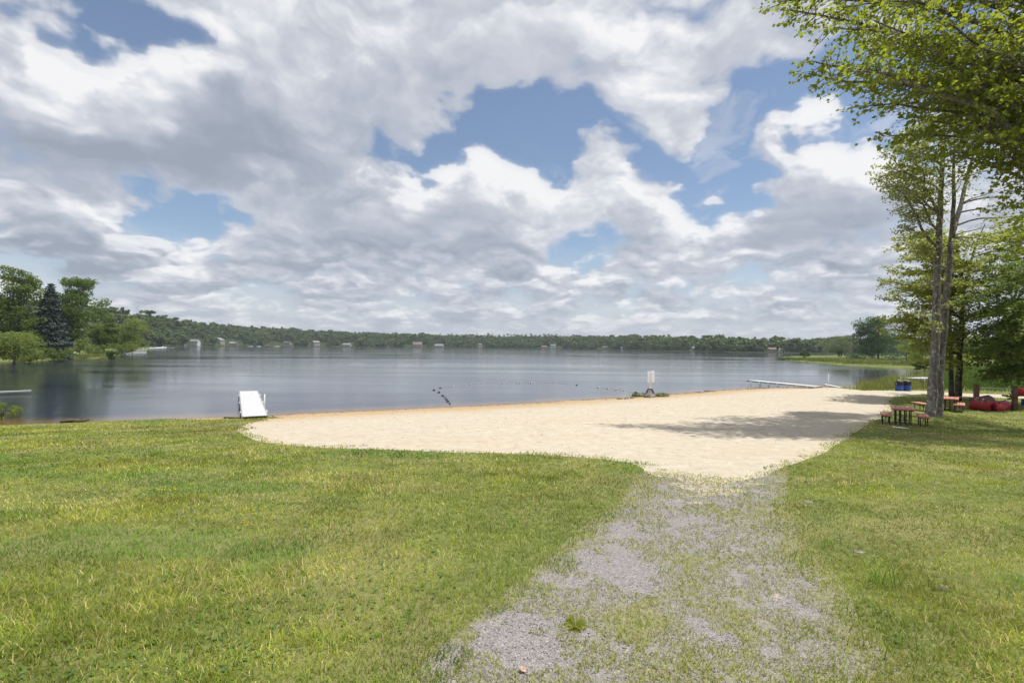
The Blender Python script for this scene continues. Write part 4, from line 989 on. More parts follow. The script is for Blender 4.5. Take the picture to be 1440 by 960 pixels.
def single(px, dep_off, H, Wd, leaf, label, seed, shape='round'):
    dep = float(shoreR(px))+dep_off; auto_tree('shade_tree', label, (px2x(px, dep), dep, float(hill(px, dep))-.2), H, Wd, leaf, cb=.1, shape=shape, k=11, n=1600, size=1.0, seed=seed, r=.35)
single(344, 6, 19, 19, 'oak', 'round dark green tree between the beige house and the boats on the far shore', 301)
single(371, 40, 20, 26, 'farlight', 'broad pale green tree on the slope above the boats on the far shore', 302)
single(222, 12, 12, 15, 'mid', 'green tree at the water left of the white two-storey house', 303)
single(245, 10, 9, 9, 'yellow', 'small yellow-green tree close by the white two-storey house', 304, 'tall')

# ------------------------------------------------------------------ houses over the water
PT = {k: plain(k, c, .75, .10, .6, .05) for k, c in {'white_siding': (.62,.64,.70), 'tan_siding': (.36,.31,.25), 'beige_siding': (.42,.38,.32), 'pink_siding': (.38,.31,.31), 'grey_siding': (.33,.34,.36), 'brown_siding': (.16,.11,.08),
      'grey_shingle': (.20,.205,.22), 'dark_shingle': (.085,.085,.09), 'brown_shingle': (.17,.12,.095), 'red_shingle': (.28,.13,.11)}.items()}
GLASS = plain('window_glass', (.03,.035,.045), .12, .1, 2, 0, spec=.6); TRIM = plain('white_trim', (.75,.75,.74), .5, .06, 3, .03)
def house(px, w, h, wall, roof, label, off=9, rz=0.0, cat='house', dpt=None, rise=.36, storeys=1, base=None, chim=False, hip=False, name='house'):
    w *= .88; off += 5; dep = float(shoreR(px))+off; b = base if base is not None else (px2x(px, dep), dep, float(hill(px, dep))-.1)
    root = empty(name, b, rz, label, cat); d = dpt or w*.75; e = h; rh = d/2*rise*1.6
    m = MB().box(-w/2, w/2, 0, d, -.6, e); m.add([(-w/2,0,e),(-w/2,d,e),(-w/2,d/2,e+rh-.12)], [(0,1,2)]); m.add([(w/2,0,e),(w/2,d,e),(w/2,d/2,e+rh-.12)], [(0,2,1)])
    m.build('wall', PT[wall], root); o = .35; t = .14; k = rh/(d/2); hx = d*.35 if hip else 0
    r = MB()
    for s in (0, 1):
        y0 = -o if s == 0 else d+o; z0 = e-o*k
        r.add([(-w/2-o,y0,z0),(w/2+o,y0,z0),(w/2+o-hx,d/2,e+rh),(-w/2-o+hx,d/2,e+rh),(-w/2-o,y0,z0+t),(w/2+o,y0,z0+t),(w/2+o-hx,d/2,e+rh+t),(-w/2-o+hx,d/2,e+rh+t)], [(0,1,2,3),(4,5,6,7),(0,1,5,4),(1,2,6,5),(2,3,7,6),(3,0,4,7)])
    ro = r.build('roof', PT[roof], root)
    if chim: MB().box(w*.2,w*.2+.6,d*.42,d*.42+.6,e+rh*.5,e+rh+.9).build('chimney', PT['brown_siding'], ro)
    n = max(2, int(w/2.6))
    for s in range(storeys):
        zz = .9+s*2.7
        for i in range(n):
            x = -w/2+(i+.5)*w/n; door = s == 0 and i == n//2
            f = MB().box(x-.55,x+.55,-.06,.03,zz-(.85 if door else 0),zz+1.25).build('door' if door else 'window', TRIM, root)
            MB().box(x-.42,x+.42,-.09,-.055,zz-(.7 if door else -.12),zz+1.12).build('pane', GLASS, f)
    return root
house(272, 9.8, 5.2, 'white_siding', 'grey_shingle', 'white two-storey house with a grey roof on the far left shore', 12, .05, storeys=2)
house(313, 8.5, 6.0, 'tan_siding', 'grey_shingle', 'tan house with a tall gable left of the round dark tree', 18, 1.35, dpt=12, storeys=2)
house(328, 11, 3.3, 'beige_siding', 'grey_shingle', 'low beige house right of the tan gabled house', 12, .25)
house(256, 6, 2.7, 'grey_siding', 'dark_shingle', 'small grey cottage half hidden left of the white two-storey house', 10, .1)
house(403, 11, 3.0, 'grey_siding', 'dark_shingle', 'grey cottage behind the row of boats on the far shore', 24, .1)
house(446, 11, 5.8, 'tan_siding', 'grey_shingle', 'tall tan house among trees in the middle of the far left shore', 14, .9, dpt=9, storeys=2)
house(487, 13, 3.0, 'grey_siding', 'grey_shingle', 'low house with a broad grey roof near the far waterline', 12, .0)
house(545, 4.5, 3.2, 'white_siding', 'red_shingle', 'tiny white boathouse with a red roof at the far waterline', 4, .2, name='boathouse', cat='boathouse')
house(587, 16, 4.4, 'pink_siding', 'brown_shingle', 'wide pinkish house with a pale gable across the middle of the lake', 12, .15, rise=.5)
house(617, 15, 2.8, 'grey_siding', 'grey_shingle', 'long low grey house right of the pinkish one', 12, -.05)
house(676, 9, 5.0, 'pink_siding', 'brown_shingle', 'faint pinkish house low among the trees right of the lake centre', 16, .7, storeys=2)
house(765, 10, 2.8, 'tan_siding', 'brown_shingle', 'low tan house just left of the white box-like house', 10, .1)
house(778, 9.5, 5.4, 'white_siding', 'grey_shingle', 'white box-like house with upper windows beyond the swim buoys', 12, -.1, storeys=2, rise=.25)
house(852, 9, 2.6, 'beige_siding', 'dark_shingle', 'low beige house under pale trees beyond the beach sign', 10, .2)
house(876, 5.5, 2.4, 'white_siding', 'grey_shingle', 'small white shed on the far shore just above the beach sign', 8, -.2, cat='shed', name='shed')
house(978, 6.5, 3.0, 'tan_siding', 'grey_shingle', 'little tan house by pale trees on the right half of the far shore', 10, .3)
house(1087, 7, 2.6, 'pink_siding', 'brown_shingle', 'pinkish cottage behind the tip of the grassy point', 10, .1)
house(1100, 4.5, 2.4, 'white_siding', 'red_shingle', 'small red-roofed cottage right of the pinkish one behind the grassy point', 12, -.1)
bb = back(lp(4, 504), 9); house(0, 5.5, 2.4, 'brown_siding', 'grey_shingle', 'brown cottage with a grey roof hidden behind the willow at the left edge', base=(bb[0], bb[1], .6), rz=-.2)
# ------------------------------------------------------------------ things on the near side
MT = {'white': plain('white_deck', (.56,.56,.555), .5, .05, 4, .08, (.50,.49,.46)), 'alu': plain('grey_aluminium', (.42,.43,.44), .4, .08, 8, .05, metal=.5), 'pole': plain('white_pole', (.70,.70,.68), .4, .05, 5, .03),
      'red_wood': plain('red_brown_plank', (.55,.235,.175), .65, .16, 5, .25, (.30,.15,.11)), 'iron': plain('black_iron', (.018,.018,.02), .5, .15, 9, .1), 'brown': plain('weathered_post', (.13,.075,.05), .9, .25, 7, .6, (.06,.04,.03)),
      'rust': plain('rusty_iron', (.11,.05,.035), .8, .3, 12, .4, (.05,.025,.02)), 'blue': plain('blue_drum', (.03,.09,.33), .4, .1, 5, .05), 'black': plain('black_plastic', (.012,.013,.016), .4, .1, 8, .1),
      'rim': plain('grey_rim', (.42,.45,.5), .4, .1, 9, .05), 'canoe': plain('red_canoe', (.38,.025,.042), .35, .18, 3, .05, (.30,.03,.03)), 'canoe_b': plain('canoe_bottom', (.12,.045,.04), .6, .3, 4, .2, (.07,.05,.045)),
      'bluek': plain('blue_kayak', (.02,.05,.30), .35, .1, 3, .04), 'pale_stone': plain('pale_stone', (.25,.225,.175), .9, .25, 9, .6), 'stone': plain('field_stone', (.20,.185,.165), .9, .35, 6, .7, (.09,.085,.07)), 'log': plain('driftwood', (.13,.10,.075), .9, .3, 7, .7),
      'rope': plain('buoy_rope', (.10,.11,.12), .8, .1, 9, .1), 'buoyw': plain('white_float', (.80,.80,.78), .35, .05, 5, .02), 'buoyb': plain('dark_float', (.02,.025,.05), .4, .1, 5, .02),
      'signw': plain('sign_white', (.86,.89,.96), .4, .03, 4, .02), 'print': plain('faded_print', (.76,.75,.82), .6, .15, 30, .02), 'dead': plain('dry_leaf', (.46,.32,.22), .7, .15, 20, .2), 'paper': plain('white_scrap', (.75,.74,.70), .6, .08, 8, .1),
      'dirt': plain('bare_earth', (.20,.165,.12), .95, .3, 12, .6)}
def frame_between(a, b):
    d = b-a; L = float(np.hypot(d[0], d[1])); return L, math.atan2(d[1], d[0])
def dock(name, label, a, b, width, z, legs, parts=True, plank=.15, thick=.12, za=None, pole=None, cat='dock'):
    """flat dock from a to b; za lets the shore end come down to the sand"""
    a = np.asarray(a, float); b = np.asarray(b, float); L, rz = frame_between(a, b); za = z if za is None else za
    root = empty(name, (a[0], a[1], 0), rz, label, cat); w = width/2; sl = (z-za)/L
    m = MB(); n = max(2, int(L/plank)); g = .008
    for i in range(n):
        x0, x1 = i*L/n, (i+1)*L/n-g; z0, z1 = za+sl*x0, za+sl*x1
        m.add([(x0,-w,z0-.03),(x1,-w,z1-.03),(x1,w,z1-.03),(x0,w,z0-.03),(x0,-w,z0),(x1,-w,z1),(x1,w,z1),(x0,w,z0)], [(3,2,1,0),(4,5,6,7),(0,1,5,4),(1,2,6,5),(2,3,7,6),(3,0,4,7)])
    m.build('deck', MT['white'], root)
    for s in (-1, 1):
        y0, y1 = (w+.002, w+.05) if s > 0 else (-w-.05, -w-.002); q = MB()
        q.add([(0,y0,za-thick),(L,y0,z-thick),(L,y1,z-thick),(0,y1,za-thick),(0,y0,za+.005),(L,y0,z+.005),(L,y1,z+.005),(0,y1,za+.005)], [(3,2,1,0),(4,5,6,7),(0,1,5,4),(1,2,6,5),(2,3,7,6),(3,0,4,7)])
        q.build('side_rail', MT['alu'], root)
    for i in range(legs):
        x = L*(i+.5)/legs if legs > 1 else L*.8
        for s in (-1, 1):
            MB().tube([(x, s*(w+.08), -1.3), (x, s*(w+.08), za+sl*x-.02)], .03, 8).build('post', MT['alu'], root, True)
    if pole: MB().tube([(L*pole[0], pole[2]*(w+.12), -.8), (L*pole[0], pole[2]*(w+.12), z+pole[1])], .025, 8).build('mooring_pole', MT['pole'], root, True)
    return root
a1, b1 = onz(358.5, 585, .22), onz(349.5, 549.5, .5)
dock('swimming_dock', 'short white plank dock running from the left end of the beach into the lake', a1, b1, .96, .5, 3, za=.24, pole=(.42, .30, -1))
a2, b2 = onz(1143, 545.5, .30), onz(1057, 534.5, .42)
dock('floating_pier', 'long narrow grey-white pier lying off the right end of the beach', onz(1150,544,.28), b2, 1.15, .42, 7, za=.34)
dock('boat_ramp', 'short white gangway with a thin pole at the right end of the beach', onz(1185,544.5,.18), onz(1160,540,.38), .9, .38, 1, za=.16, pole=(.72, .9, 1))
dock('floating_pier', 'narrow white float poking in from the left edge of the lake', onz(-60,551.5,.25), onz(44,547.5,.25), .40, .20, 0, thick=.08)
dock('fishing_dock', 'little white-topped dock in the reeds behind the blue barrels', onz(1283,531.5,.95), onz(1309,530.5,.95), 1.2, .95, 3)
# seawall and docks on the left bank and far left shore
sw0, sw1 = onz(164, 497.2, 0), onz(205, 495.6, 0); L, rz = frame_between(sw0, sw1)
root = empty('seawall', sw0, rz, 'white seawall with a pale deck along the left bank', 'seawall')
MB().box(0, L, -.3, .3, -.6, .75).build('wall', MT['white'], root, bevel=.03); MB().box(-.1, L+.1, -.4, 4, .752, .86).build('cap', MT['white'], root)
for i in range(8): MB().tube([(L*i/7, -.34, .86), (L*i/7, -.34, 1.65)], .05, 6).build('post', MT['pole'], root)
def hull(L, W, H, n=14, flat=.55, sheer=.25, transom=False):
    """closed boat body, keel down, bow at +x"""
    m = MB(); k = 9
    for i in range(n+1):
        t = i/n; x = (t-.5)*L
        w = W/2*(math.sin(math.pi*min(1, max(.0, t)))**flat if not transom else (1-max(0, (t-.35)/.65)**2.2)**.6*(.86+.14*min(1, t/.35)))
        w = max(w, .012); zt = H*(1+sheer*abs(2*t-1)**2.4*(1 if not transom or t > .5 else .3)); zb = H*.30*max(0, (abs(2*t-1)-.6)/.4)**2*(1 if not transom or t > .5 else 0)
        for j in range(k):
            a = math.pi*j/(k-1); yy = -math.cos(a)*w; s = math.sin(a)**.55; m.v.append((x, yy, zt*(1-s)+zb*s))
    for i in range(n):
        for j in range(k-1):
            a = i*k+j; m.f.append((a, a+k, a+k+1, a+1))
        m.f.append((i*k+k-1, (i+1)*k+k-1, (i+1)*k, i*k))
    m.f.append(tuple(range(k))); m.f.append(tuple(n*k+j for j in range(k))[::-1]); return m
def boat(px, py, L, label, top='canopy', rz=0.0, col='buoyw'):
    p = onz(px, py, 0); root = empty('motorboat', (p[0], p[1], 0), rz, label, 'boat')
    h = hull(L, L*.36, .9, transom=True); h.v = [(x, y, z-.12) for x, y, z in h.v]; h.build('hull', MT[col], root, True)
    MB().box(-.2, L*.12, -L*.13, L*.13, .7, 1.25).build('console', MT['buoyw'], root, bevel=.05); MB().add([(L*.12,-L*.12,1.2),(L*.12,L*.12,1.2),(L*.02,L*.11,1.7),(L*.02,-L*.11,1.7)], [(0,1,2,3)]).build('windscreen', GLASS, root)
    MB().box(-L*.55, -L*.46, -.2, .2, .1, 1.1).build('outboard_motor', MT['black'], root, bevel=.05)
    if top == 'canopy':
        MB().box(-L*.36, L*.2, -L*.17, L*.17, 2.05, 2.13).build('canopy', MT['buoyw' if col != 'buoyw' else 'bluek'], root, bevel=.03)
        for sx in (-L*.33, L*.17):
            for sy in (-1, 1): MB().tube([(sx, sy*L*.15, .7), (sx, sy*L*.15, 2.05)], .03, 5).build('canopy_post', MT['alu'], root)
    return root
dock('lake_dock', 'white dock with moored boats left of the white two-storey house', onz(206,490.3,.5), onz(244,489.2,.5), 2, .6, 5, plank=.6)
boat(219, 490.6, 6.5, 'white motorboat with a blue canopy moored at the left end of the far dock', 'canopy', .15)
boat(228, 489.9, 6, 'open white motorboat between two canopied boats at the far dock', None, -.1)
boat(236, 489.4, 6, 'dark motorboat with a white canopy at the right end of the far dock', 'canopy', .1, 'black')
for i, (px, L, cv, cl, lab) in enumerate(((352,7,'canopy','buoyw','white canopied boat just right of the round dark tree on the far shore'),(364,6.5,None,'buoyw','open white boat second from the round dark tree'),(377,7.5,'canopy','canoe','red canopied boat in the middle of the far row of boats'),
        (389,7,None,'buoyw','open white boat right of the red canopied one'),(401,8,'canopy','black','dark boat with a white canopy in the far row'),(411,6.5,None,'canoe','small open red boat at the right end of the far row'))):
    dep = float(shoreR(px))-4; p = CAM+ray(px, 490)*0; x = px2x(px, dep); o = boat(px, 489, L, lab, cv, .1*i-.2, cl); o.location = (x, dep, 0)
# upturned white rowboat by the two pale trunks
p = lp(88, 499); root = empty('rowboat', (p[0], p[1]+1, .75), .4, 'white rowboat lying upside down beside the two pale trunks on the left bank', 'rowboat')
h = hull(3.6, 1.4, .5, transom=True); h.v = [(x, -y, .5-z) for x, y, z in h.v]; h.build('hull', MT['buoyw'], root, True); MB().tube([(-1.6,0,.52),(1.5,0,.52)], .03, 6).build('keel', MT['alu'], root)

# ---- beach sign on its little rock bed
p = G(914, 556); sx, sy, sz = p
root = empty('beach_sign', (sx, sy, sz), .38, 'white sign of two upright boards on a white post over a rusty arched base', 'sign')
MB().box(-.10, .10, -.06, -.02, .5, 1.0).build('post', MT['signw'], root, bevel=.006)
fb_ = MB().box(-.27, .035, -.09, -.065, .92, 1.72).build('board', MT['signw'], root, bevel=.004); fc_ = MB().box(.0, .29, -.125, -.1, .95, 1.76).build('board', MT['signw'], root, bevel=.004)
for bo, x0, x1, y, z0 in ((fb_, -.24, -.02, -.0915, 1.0), (fc_, .03, .26, -.1265, 1.03)):
    m = MB()
    for r in range(8):
        z = z0+r*.08; m.box(x0, x0+(x1-x0)*random.uniform(.6, 1), y-.002, y, z, z+.014)
    m.build('print', MT['print'], bo)
m = MB()
for k in range(2):
    m.tube([(-.27+k*.0, .09*(k*2-1), .02), (-.26, .08*(k*2-1), .22), (-.17, .05*(k*2-1), .42), (0, 0, .53), (.17, .05*(k*2-1), .42), (.26, .08*(k*2-1), .22), (.27, .09*(k*2-1), .02)], .035, 8)
m.tube([(0, 0, .02), (0, 0, .53)], .03, 8); m.build('arched_base', MT['rust'], root, True)
def rock(px, py, s, label, seed, flat=.6, grp=None, mt='stone', lift=.25):
    q = G(px, py); r = np.random.default_rng(seed); bm = bmesh.new(); bmesh.ops.create_icosphere(bm, subdivisions=3, radius=1)
    v0 = VN(seed)
    for v in bm.verts:
        c = np.array(v.co); k = .75+.5*v0.fbm(np.array([c[0]*1.6+9+c[2]]), np.array([c[1]*1.6+9-c[2]]), 3)[0]; v.co = Vector((c[0]*k*s*1.25, c[1]*k*s*.85, c[2]*k*s*flat))
    me = bpy.data.meshes.new('rock'); bm.to_mesh(me); bm.free(); me.materials.append(MT[mt])
    o = link(bpy.data.objects.new('rock', me)); o.location = (q[0], q[1], q[2]+s*flat*lift); o.rotation_euler = (0, 0, r.uniform(0, 6.3)); return tag(o, label, 'rock', grp)
rock(902, 557.5, .34, 'pale flat rock at the left foot of the beach sign', 1, .5)
rock(914, 558.5, .42, 'broad grey rock in front of the beach sign', 2, .5)
rock(925, 557, .36, 'pale rock at the right foot of the beach sign', 3, .55)
rock(932, 557.5, .25, 'small rock at the grassy right end of the sign bed', 4, .5)
rock(872, 561, .20, 'dark stone furthest left of the sign along the waterline', 5, .5); rock(881, 560.8, .14, 'small dark stone beside the furthest one on the sand', 6, .5); rock(889, 560, .16, 'dark stone nearest the grass left of the sign', 7, .5)
rock(998, 550.5, .42, 'low pale driftwood-like rock on the sand right of the sign', 8, .25); rock(986, 552, .3, 'flat dark stone just left of the pale one right of the sign', 9, .2)
rock(1208, 776, .045, 'flat grey stone in the grass right of the drive', 10, .25, None, 'pale_stone'); rock(1327, 827, .045, 'small pale stone in the right-hand lawn', 11, .4, None, 'pale_stone'); rock(1137, 706, .07, 'flat stone at the right edge of the drive', 12, .2, None, 'pale_stone')
n = 520; cx = rng.choice([899,905,914,926,934,893,908,931], n)+rng.normal(0, 3.5, n); P = np.array([G(x, y) for x, y in zip(cx, 557.3+rng.normal(0, .5, n))])
col = np.array((.12,.17,.03))*(.6+.9*rng.random(n))[:, None]; blades(P, rng.uniform(.12, .34, n), np.full(n, .035), rng.uniform(.2, .9, n), col, 'bank_grass', 'green weeds round the rocks under the beach sign', 'grass')
# driftwood on the left bank
q = G(105, 594); o = MB().tube([(-.55,0,.04),(-.2,.03,.09),(.2,0,.07),(.6,-.04,.12)], [.05,.085,.07,.03], 8).tube([(.1,0,.08),(.25,.2,.2)], [.04,.015], 6).build('driftwood', MT['log'], None, True); o.location = q; o.rotation_euler = (0,0,.15); tag(o, 'dark driftwood branch at the waterline left of the dock', 'driftwood')
q = G(326, 588.3); o = MB().tube([(-.35,0,.03),(.35,.02,.04)], [.05,.035], 7).build('driftwood', MT['log'], None, True); o.location = q; tag(o, 'short stick of driftwood on the sand beside the white dock', 'driftwood')

# ---- swim buoys
BU = [(632,567.5),(629.5,564.3),(627.5,561.5),(625.5,559),(622.5,556.5),(617,551.5),(610,548.3),(619,545.5),(636,543.2),(654,541.2),(661,540.4),(671,539.4),(678,538.8),(707,538.7),(713,538.5),(730,538.4),(746,538.3),(750,538.3),(774,538.2),(779,538.3),(811,541.2),(841,545.2),(854,546.4),(866,548),(876,549),(894,552)]
def buoy():
    root = empty('swim_buoy', (0, 0, 0)); pr = lambda r, L: [(0.012, -L), (r*.6, -L*.93), (r*.92, -L*.7), (r, -L*.3), (r, L*.3), (r*.92, L*.7), (r*.6, L*.93), (.012, L)]
    m = MB().lathe(pr(.085, .15), 14); m.v = [(z, y, x+.02) for x, y, z in m.v]; m.build('float', MT['buoyw'], root, True)
    m = MB().lathe([(.089,-.055),(.091,-.04),(.091,.04),(.089,.055)], 14); m.v = [(z, y, x+.02) for x, y, z in m.v]; m.build('band', MT['buoyb'], root, True); return root
dark = empty('swim_buoy', (0, 0, 0)); m = MB().lathe([(.02,-.16),(.07,-.12),(.095,-.05),(.095,.05),(.07,.12),(.02,.16)], 14); m.v = [(z, y, x+.02) for x, y, z in m.v]; m.build('float', MT['buoyb'], dark, True)
m = MB().lathe([(.03,-.19),(.03,-.15)], 8); m.v = [(z, y, x+.02) for x, y, z in m.v]; m.build('eyelet', MT['buoyw'], dark, True)
wb = buoy(); BP = []
for i, (x, y) in enumerate(BU):
    p = onz(x, y, 0); BP.append(p); k = i < 8 or i in (20, 25)
    src = dark if k else wb
    o = src if not src.get('used') else copy_tree(src)
    src['used'] = 1; o.location = p; o.rotation_euler = (0, 0, rng.uniform(-.6, .6)+(1.2 if i < 7 else 0)); s = .55+.2*rng.random(); o.scale = (s, s, s)
    tag(o, 'dark oval float on the swim-area rope' if k else 'white float with a dark band on the far side of the swim-area rope', 'buoy', 'dark swim buoys' if k else 'white swim buoys')
for o in SC.objects:
    if 'used' in o: del o['used']
tag(MB().tube([onz(636,571,.12)]+[b+np.array((0,0,-.002)) for b in BP]+[onz(903,555.5,.1)], .007, 5).build('buoy_rope', MT['rope']), 'thin rope strung with floats around the swimming area', 'rope')

# ---- picnic tables with separate benches
def picnic(kind, p, rz, label, w, L, h, group=None):
    root = empty(kind, p, rz, label, 'bench' if kind == 'bench' else 'picnic table', group); m = MB(); n = 5 if kind == 'picnic_table' else 2; t = .06
    for i in range(n):
        x0 = -w/2+i*w/n; m.box(x0+.006, x0+w/n-.006, -L/2, L/2, h-t, h)
    m.build('table_top' if kind == 'picnic_table' else 'seat', MT['red_wood'], root, bevel=.006)
    for sy in (-1, 1):
        f = MB(); y = sy*L*.33; k = w*.30
        if kind == 'picnic_table':
            for x in (-k, -k*.35, k*.35, k): f.tube([(x, y, -.05), (x, y, h-t)], .021, 8)
            f.tube([(-k, y, .12), (k, y, .12)], .022, 6); f.box(-w*.42, w*.42, y-.03, y+.03, h-t-.05, h-t-.002)
        else:
            for x in (-k, k): f.tube([(x, y, -.05), (x, y, h-t)], .02, 8)
            f.box(-w*.42, w*.42, y-.03, y+.03, h-t-.05, h-t-.002)
        f.build('leg', MT['iron'], root)
    f = MB().tube([(0, -L*.33, .28), (0, L*.33, .28)], .022, 6); f.build('stretcher', MT['iron'], root); root.scale = (.92, .92, .84); return root
p = G(1273, 598.5); picnic('picnic_table', p+(0.25, .45, 0), -.60, 'red-brown picnic table standing nearest the edge of the sand', .80, 1.35, .74)
p = G(1249, 597); picnic('bench', p+(.2, .4, 0), -.60, 'red-brown bench on the sand side of the nearer picnic table', .38, 1.25, .45)
p = G(1301, 600); picnic('bench', p+(.2, .35, 0), -.60, 'red-brown bench between the nearer picnic table and the tall tree', .38, 1.25, .45)
p = G(1334, 577.5); picnic('picnic_table', p+(.2, .3, 0), -.72, 'picnic table half hidden behind the tall tree trunk', .95, 1.7, .76)
p = G(1351, 579.5); picnic('bench', p+(.2, .3, 0), -.72, 'bench just right of the half-hidden picnic table', .46, 1.7, .46)
p = G(1357, 568); picnic('bench', p+(0.15, .2, 0), 1.2, 'small bench farthest back beside the thin dark trunks', .4, .95, .46)
p = G(1303.5, 578); picnic('bench', p+(-.1, .2, 0), -.2, 'bench showing only left of the tall tree trunk', .42, 1.2, .46)
q = G(1263, 603); o = MB().box(-.16,.16,-.07,.07,0,.03).box(.1,.34,-.05,.06,.0,.025).build('paper_scrap', MT['paper'], None, bevel=.008); o.location = q+(0,0,.04); o.rotation_euler = (.05,.08,-.2); tag(o, 'white scrap of litter in the grass before the picnic table', 'litter')

# ---- blue barrels
def barrel(px, py, label, rz):
    p = G(px, py); root = empty('trash_barrel', p, rz, label, 'trash can')
    MB().lathe([(.27,0),(.285,.02),(.285,.17),(.295,.185),(.285,.20),(.285,.36),(.295,.375),(.285,.39),(.285,.50)], 28).build('drum', MT['blue'], root, True)
    MB().lathe([(.292,.49),(.30,.60),(.295,.74),(.25,.84),(.13,.885),(.02,.89)], 28).build('lid', MT['black'], root, True)
    m = MB(); m.tube([(.302*math.cos(a), -.02, .52+.40*math.sin(a)) for a in np.linspace(0, math.pi, 15)], .03, 6); m.build('rim', MT['rim'], root, True)
    MB().box(-.16, .16, -.31, -.27, .60, .74).build('flap', MT['black'], root, bevel=.01); root.scale = (.86,)*3; return root
barrel(1264.5, 549.5, 'blue trash barrel with a black lid, nearer the open sand', .1); barrel(1275.5, 549.5, 'blue trash barrel with a black lid, nearer the tall tree', -.1)

# ---- canoe rack and boats
p0 = G(1373, 576); p1 = G(1427, 577); e = p1-p0; L = float(np.hypot(e[0], e[1])); rz = math.atan2(e[1], e[0])
root = empty('canoe_rack', p0, rz, 'weathered brown timber posts of a canoe rack with a thin rail', 'rack')
for x in (0, L, L*2.1):
    m = MB().box(x-.095, x+.095, -.09, .09, -.4, 1.30 if x == 0 else 1.25); m.build('post', MT['brown'], root, bevel=.015)
MB().tube([(.09, 0, 1.12), (L-.09, 0, 1.08)], .022, 6).build('rail', MT['alu'], root)
for x in (L, L*2.1):
    MB().box(x-.05, x+.05, .092, .9, .66, .74).build('arm', MT['brown'], root); MB().box(x-.05, x+.05, .092, .9, .24, .31).build('arm', MT['brown'], root)
def craft(name, label, loc, rz, L, W, H, up, mat, mat2, tilt=0, cat='canoe', transom=False):
    root = empty(name, loc, rz, label, cat); root.rotation_euler = (tilt, 0, rz); h = hull(L, W, H, transom=transom)
    if not up: h.v = [(x, -y, H*1.15-z) for x, y, z in h.v]
    h.build('hull', mat, root, True); m = MB(); n = 14
    for s in (-1, 1):
        pts = [h.v[i*9+(0 if s < 0 else 8)] for i in range(15)]; m.tube(pts, .022, 6)
    m.build('gunwale', MT['canoe'] if mat2 is None else mat2, root, True)
    kz = h.v[7*9+4][2]; MB().tube([(-L*.38, 0, kz+(.01 if not up else -.01)), (L*.38, 0, kz+(.01 if not up else -.01))], .018, 6).build('keel', MT['canoe_b'], root, True); return root
m_, nt_, o_ = newmat('stained_bottom'); p_ = nd(nt_, 'ShaderNodeTexCoord', out='Object'); z_ = nd(nt_, 'ShaderNodeSeparateXYZ', {0: p_}, out=2)
f_ = mr(nt_, ma(nt_, 'ADD', z_, ma(nt_, 'MULTIPLY', noise(nt_, p_, 5, 6, .7), .22)), .50, .62); prin(nt_, o_, mixc(nt_, f_, (.38,.028,.045), (.11,.05,.042)), .5, None, .4); MT['stained'] = m_
q = G(1389, 577.5); craft('rowboat', 'red boat with a brown-stained bottom lying upside down by the left rack post', q+(.55, .75, .0), .62, 2.2, .88, .58, False, MT['stained'], None, cat='rowboat', transom=True)
q = G(1411, 578); craft('canoe', 'low red canoe lying on the grass left of the right rack post', q+(.6, .7, .0), .66, 2.4, .75, .36, False, MT['canoe'], MT['canoe_b'])
c, s = math.cos(rz), math.sin(rz); mid = p0+np.array((c*(L+2.55)-s*.5, s*(L+2.55)+c*.5, 0))
craft('canoe', 'bright red canoe resting on the upper arms of the rack at the right edge', mid+(0, 0, .75), rz, 4.6, .85, .38, False, MT['canoe'], MT['canoe_b'])
craft('kayak', 'blue kayak on the lower arms of the rack at the right edge', mid+(0, 0, .32), rz, 4.0, .7, .30, False, MT['bluek'], MT['bluek'], cat='kayak')

# ---- reeds
def reeds(poly_px, n, h, name, label, tint, z=None):
    xs = [p[0] for p in poly_px]; ys = [p[1] for p in poly_px]; Q = np.array([(G(*p) if z is None else onz(p[0], p[1], z))[:2] for p in poly_px]); lo, hi = Q.min(0), Q.max(0); P = rng.uniform(lo, hi, (n*6, 2)); P = P[inpoly(Q, P[:, 0], P[:, 1])][:n]; P = P+rng.normal(0, .35, P.shape)*np.minimum(1, rng.random((len(P), 1))*1.6)
    k = vn2.fbm(P[:, 0]*.7, P[:, 1]*.7, 3); zz = hgt(P[:, 0], P[:, 1]) if z is None else np.full(len(P), z); n = len(P); r = rng.random(n)[:, None]
    a, b = np.array(tint[0]), np.array(tint[1]); f = np.clip(k[:, None]*1.2-.2+r*.4, 0, 1); col = (a*(1-f)+b*f)*(.75+.5*rng.random(n))[:, None]
    blades(np.column_stack([P, np.maximum(zz, -.25)]), h*(.2+1.3*k**1.4)*rng.uniform(.45, 1.25, n), rng.uniform(.02, .045, n)*(np.maximum(P[:, 1], 30)/38), rng.uniform(.05, .55, n), col, name, label, 'reeds')
G1, G2 = (.075,.14,.02), (.24,.27,.06)
reeds([(1207,549),(1218,541),(1262,532),(1262,548),(1240,549)], 5200, .75, 'reeds', 'yellow-green reeds between the sand and the cove, left of the barrels', ((.14,.19,.03),(.30,.31,.09)))
reeds([(1278,548),(1278,532),(1320,527),(1320,549)], 4200, .80, 'reeds', 'yellow-green reeds between the barrels and the tall tree', ((.13,.19,.03),(.30,.31,.09)))
reeds([(1325,549),(1325,525),(1380,523),(1450,524),(1540,526),(1540,554),(1440,552),(1360,550)], 15000, 1.35, 'reeds', 'tall green reeds behind the rack', ((.045,.12,.02),(.16,.22,.04)))
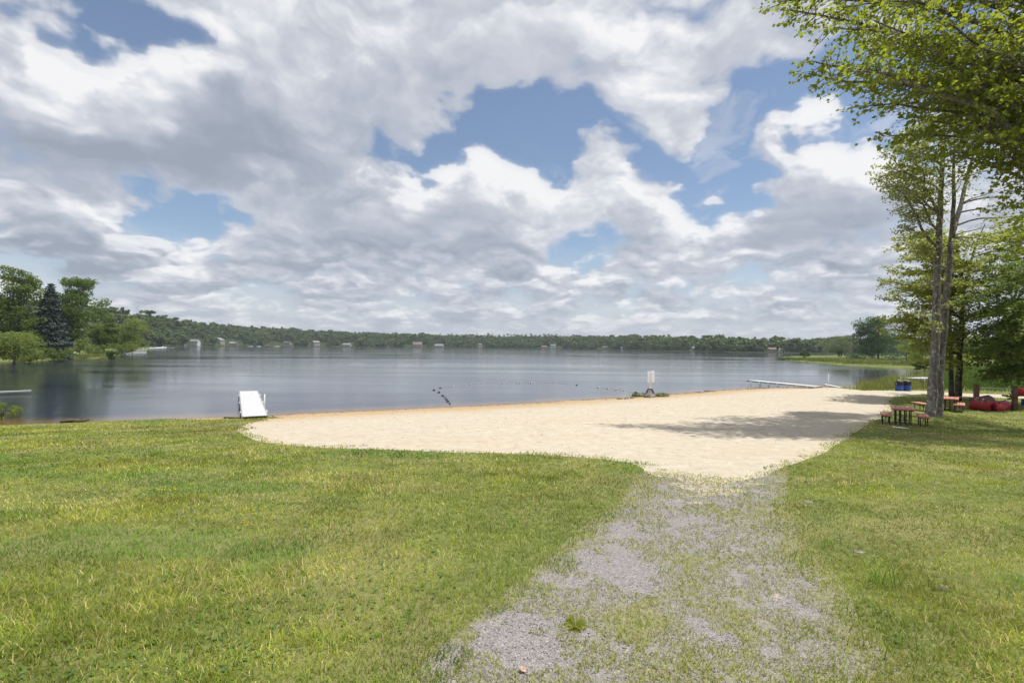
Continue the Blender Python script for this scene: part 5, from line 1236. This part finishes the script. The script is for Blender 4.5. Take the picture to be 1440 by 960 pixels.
reeds([(1092,505.2),(1140,508.5),(1215,514.5),(1290,517.8),(1290,514),(1215,511),(1150,506.5),(1098,504.2)], 5000, .8, 'reeds', 'green reeds along the near edge of the grassy point', ((.06,.12,.02),(.14,.19,.035)), .05)
reeds([(1110,505),(1200,512),(1300,516),(1300,506),(1200,504),(1120,503.6)], 5000, .6, 'meadow_grass', 'tall yellow-green meadow grass on the point', ((.12,.17,.03),(.24,.25,.07)), .35)
reeds([(100,503.5),(150,501.5),(175,497.8),(150,498),(100,500)], 2500, .5, 'meadow_grass', 'sunlit grass on the left bank under the pale trunks', ((.14,.19,.03),(.26,.27,.08)), .5)

# ---- small things in the foreground
q = G(735, 944); V = MB().add([(-.028,-.02,.012),(.005,-.034,.004),(.036,-.004,.016),(.012,.036,.008),(-.03,.022,.02),(0,0,.0)], [(0,1,5),(1,2,5),(2,3,5),(3,4,5),(4,0,5)]).build('fallen_leaf', MT['dead']); V.location = q+(0,0,.012); V.scale = (.7,)*3; V.rotation_euler = (.15,.1,.5); tag(V, 'dry orange-brown leaf on the gravel at the bottom of the picture', 'leaf')
for px, py, s, lab in ((808,880,.085,'leafy yellow-green weed at the left wheel track of the drive'),):
    q = G(px, py); m = MB()
    for k in range(11):
        a = k*2.4; d = s*(.7+.6*random.random()); c, s_ = math.cos(a), math.sin(a); w = d*.2
        m.add([(0,0,0),(c*d*.55-s_*w,s_*d*.55+c*w,d*.33),(c*d,s_*d,d*.2),(c*d*.55+s_*w,s_*d*.55-c*w,d*.33)], [(0,1,2),(0,2,3)])
    o = m.build('plantain_weed', LEAF['beech']); o.location = q; tag(o, lab, 'plant')
# ------------------------------------------------------------------ summer haze over the lake
def haze():
    m, nt, o = newmat('haze_air')
    v = nd(nt, 'ShaderNodeVolumePrincipled', {'Color': (.80,.87,.97), 'Density': .00019, 'Anisotropy': .2}); nt.links.new(v, o.inputs['Volume'])
    b = MB().box(-2400, 2400, -120, 2350, -4.4, 75).build('haze', m); tag(b, 'thin blue summer haze over the lake', 'haze', kind='stuff')
haze()
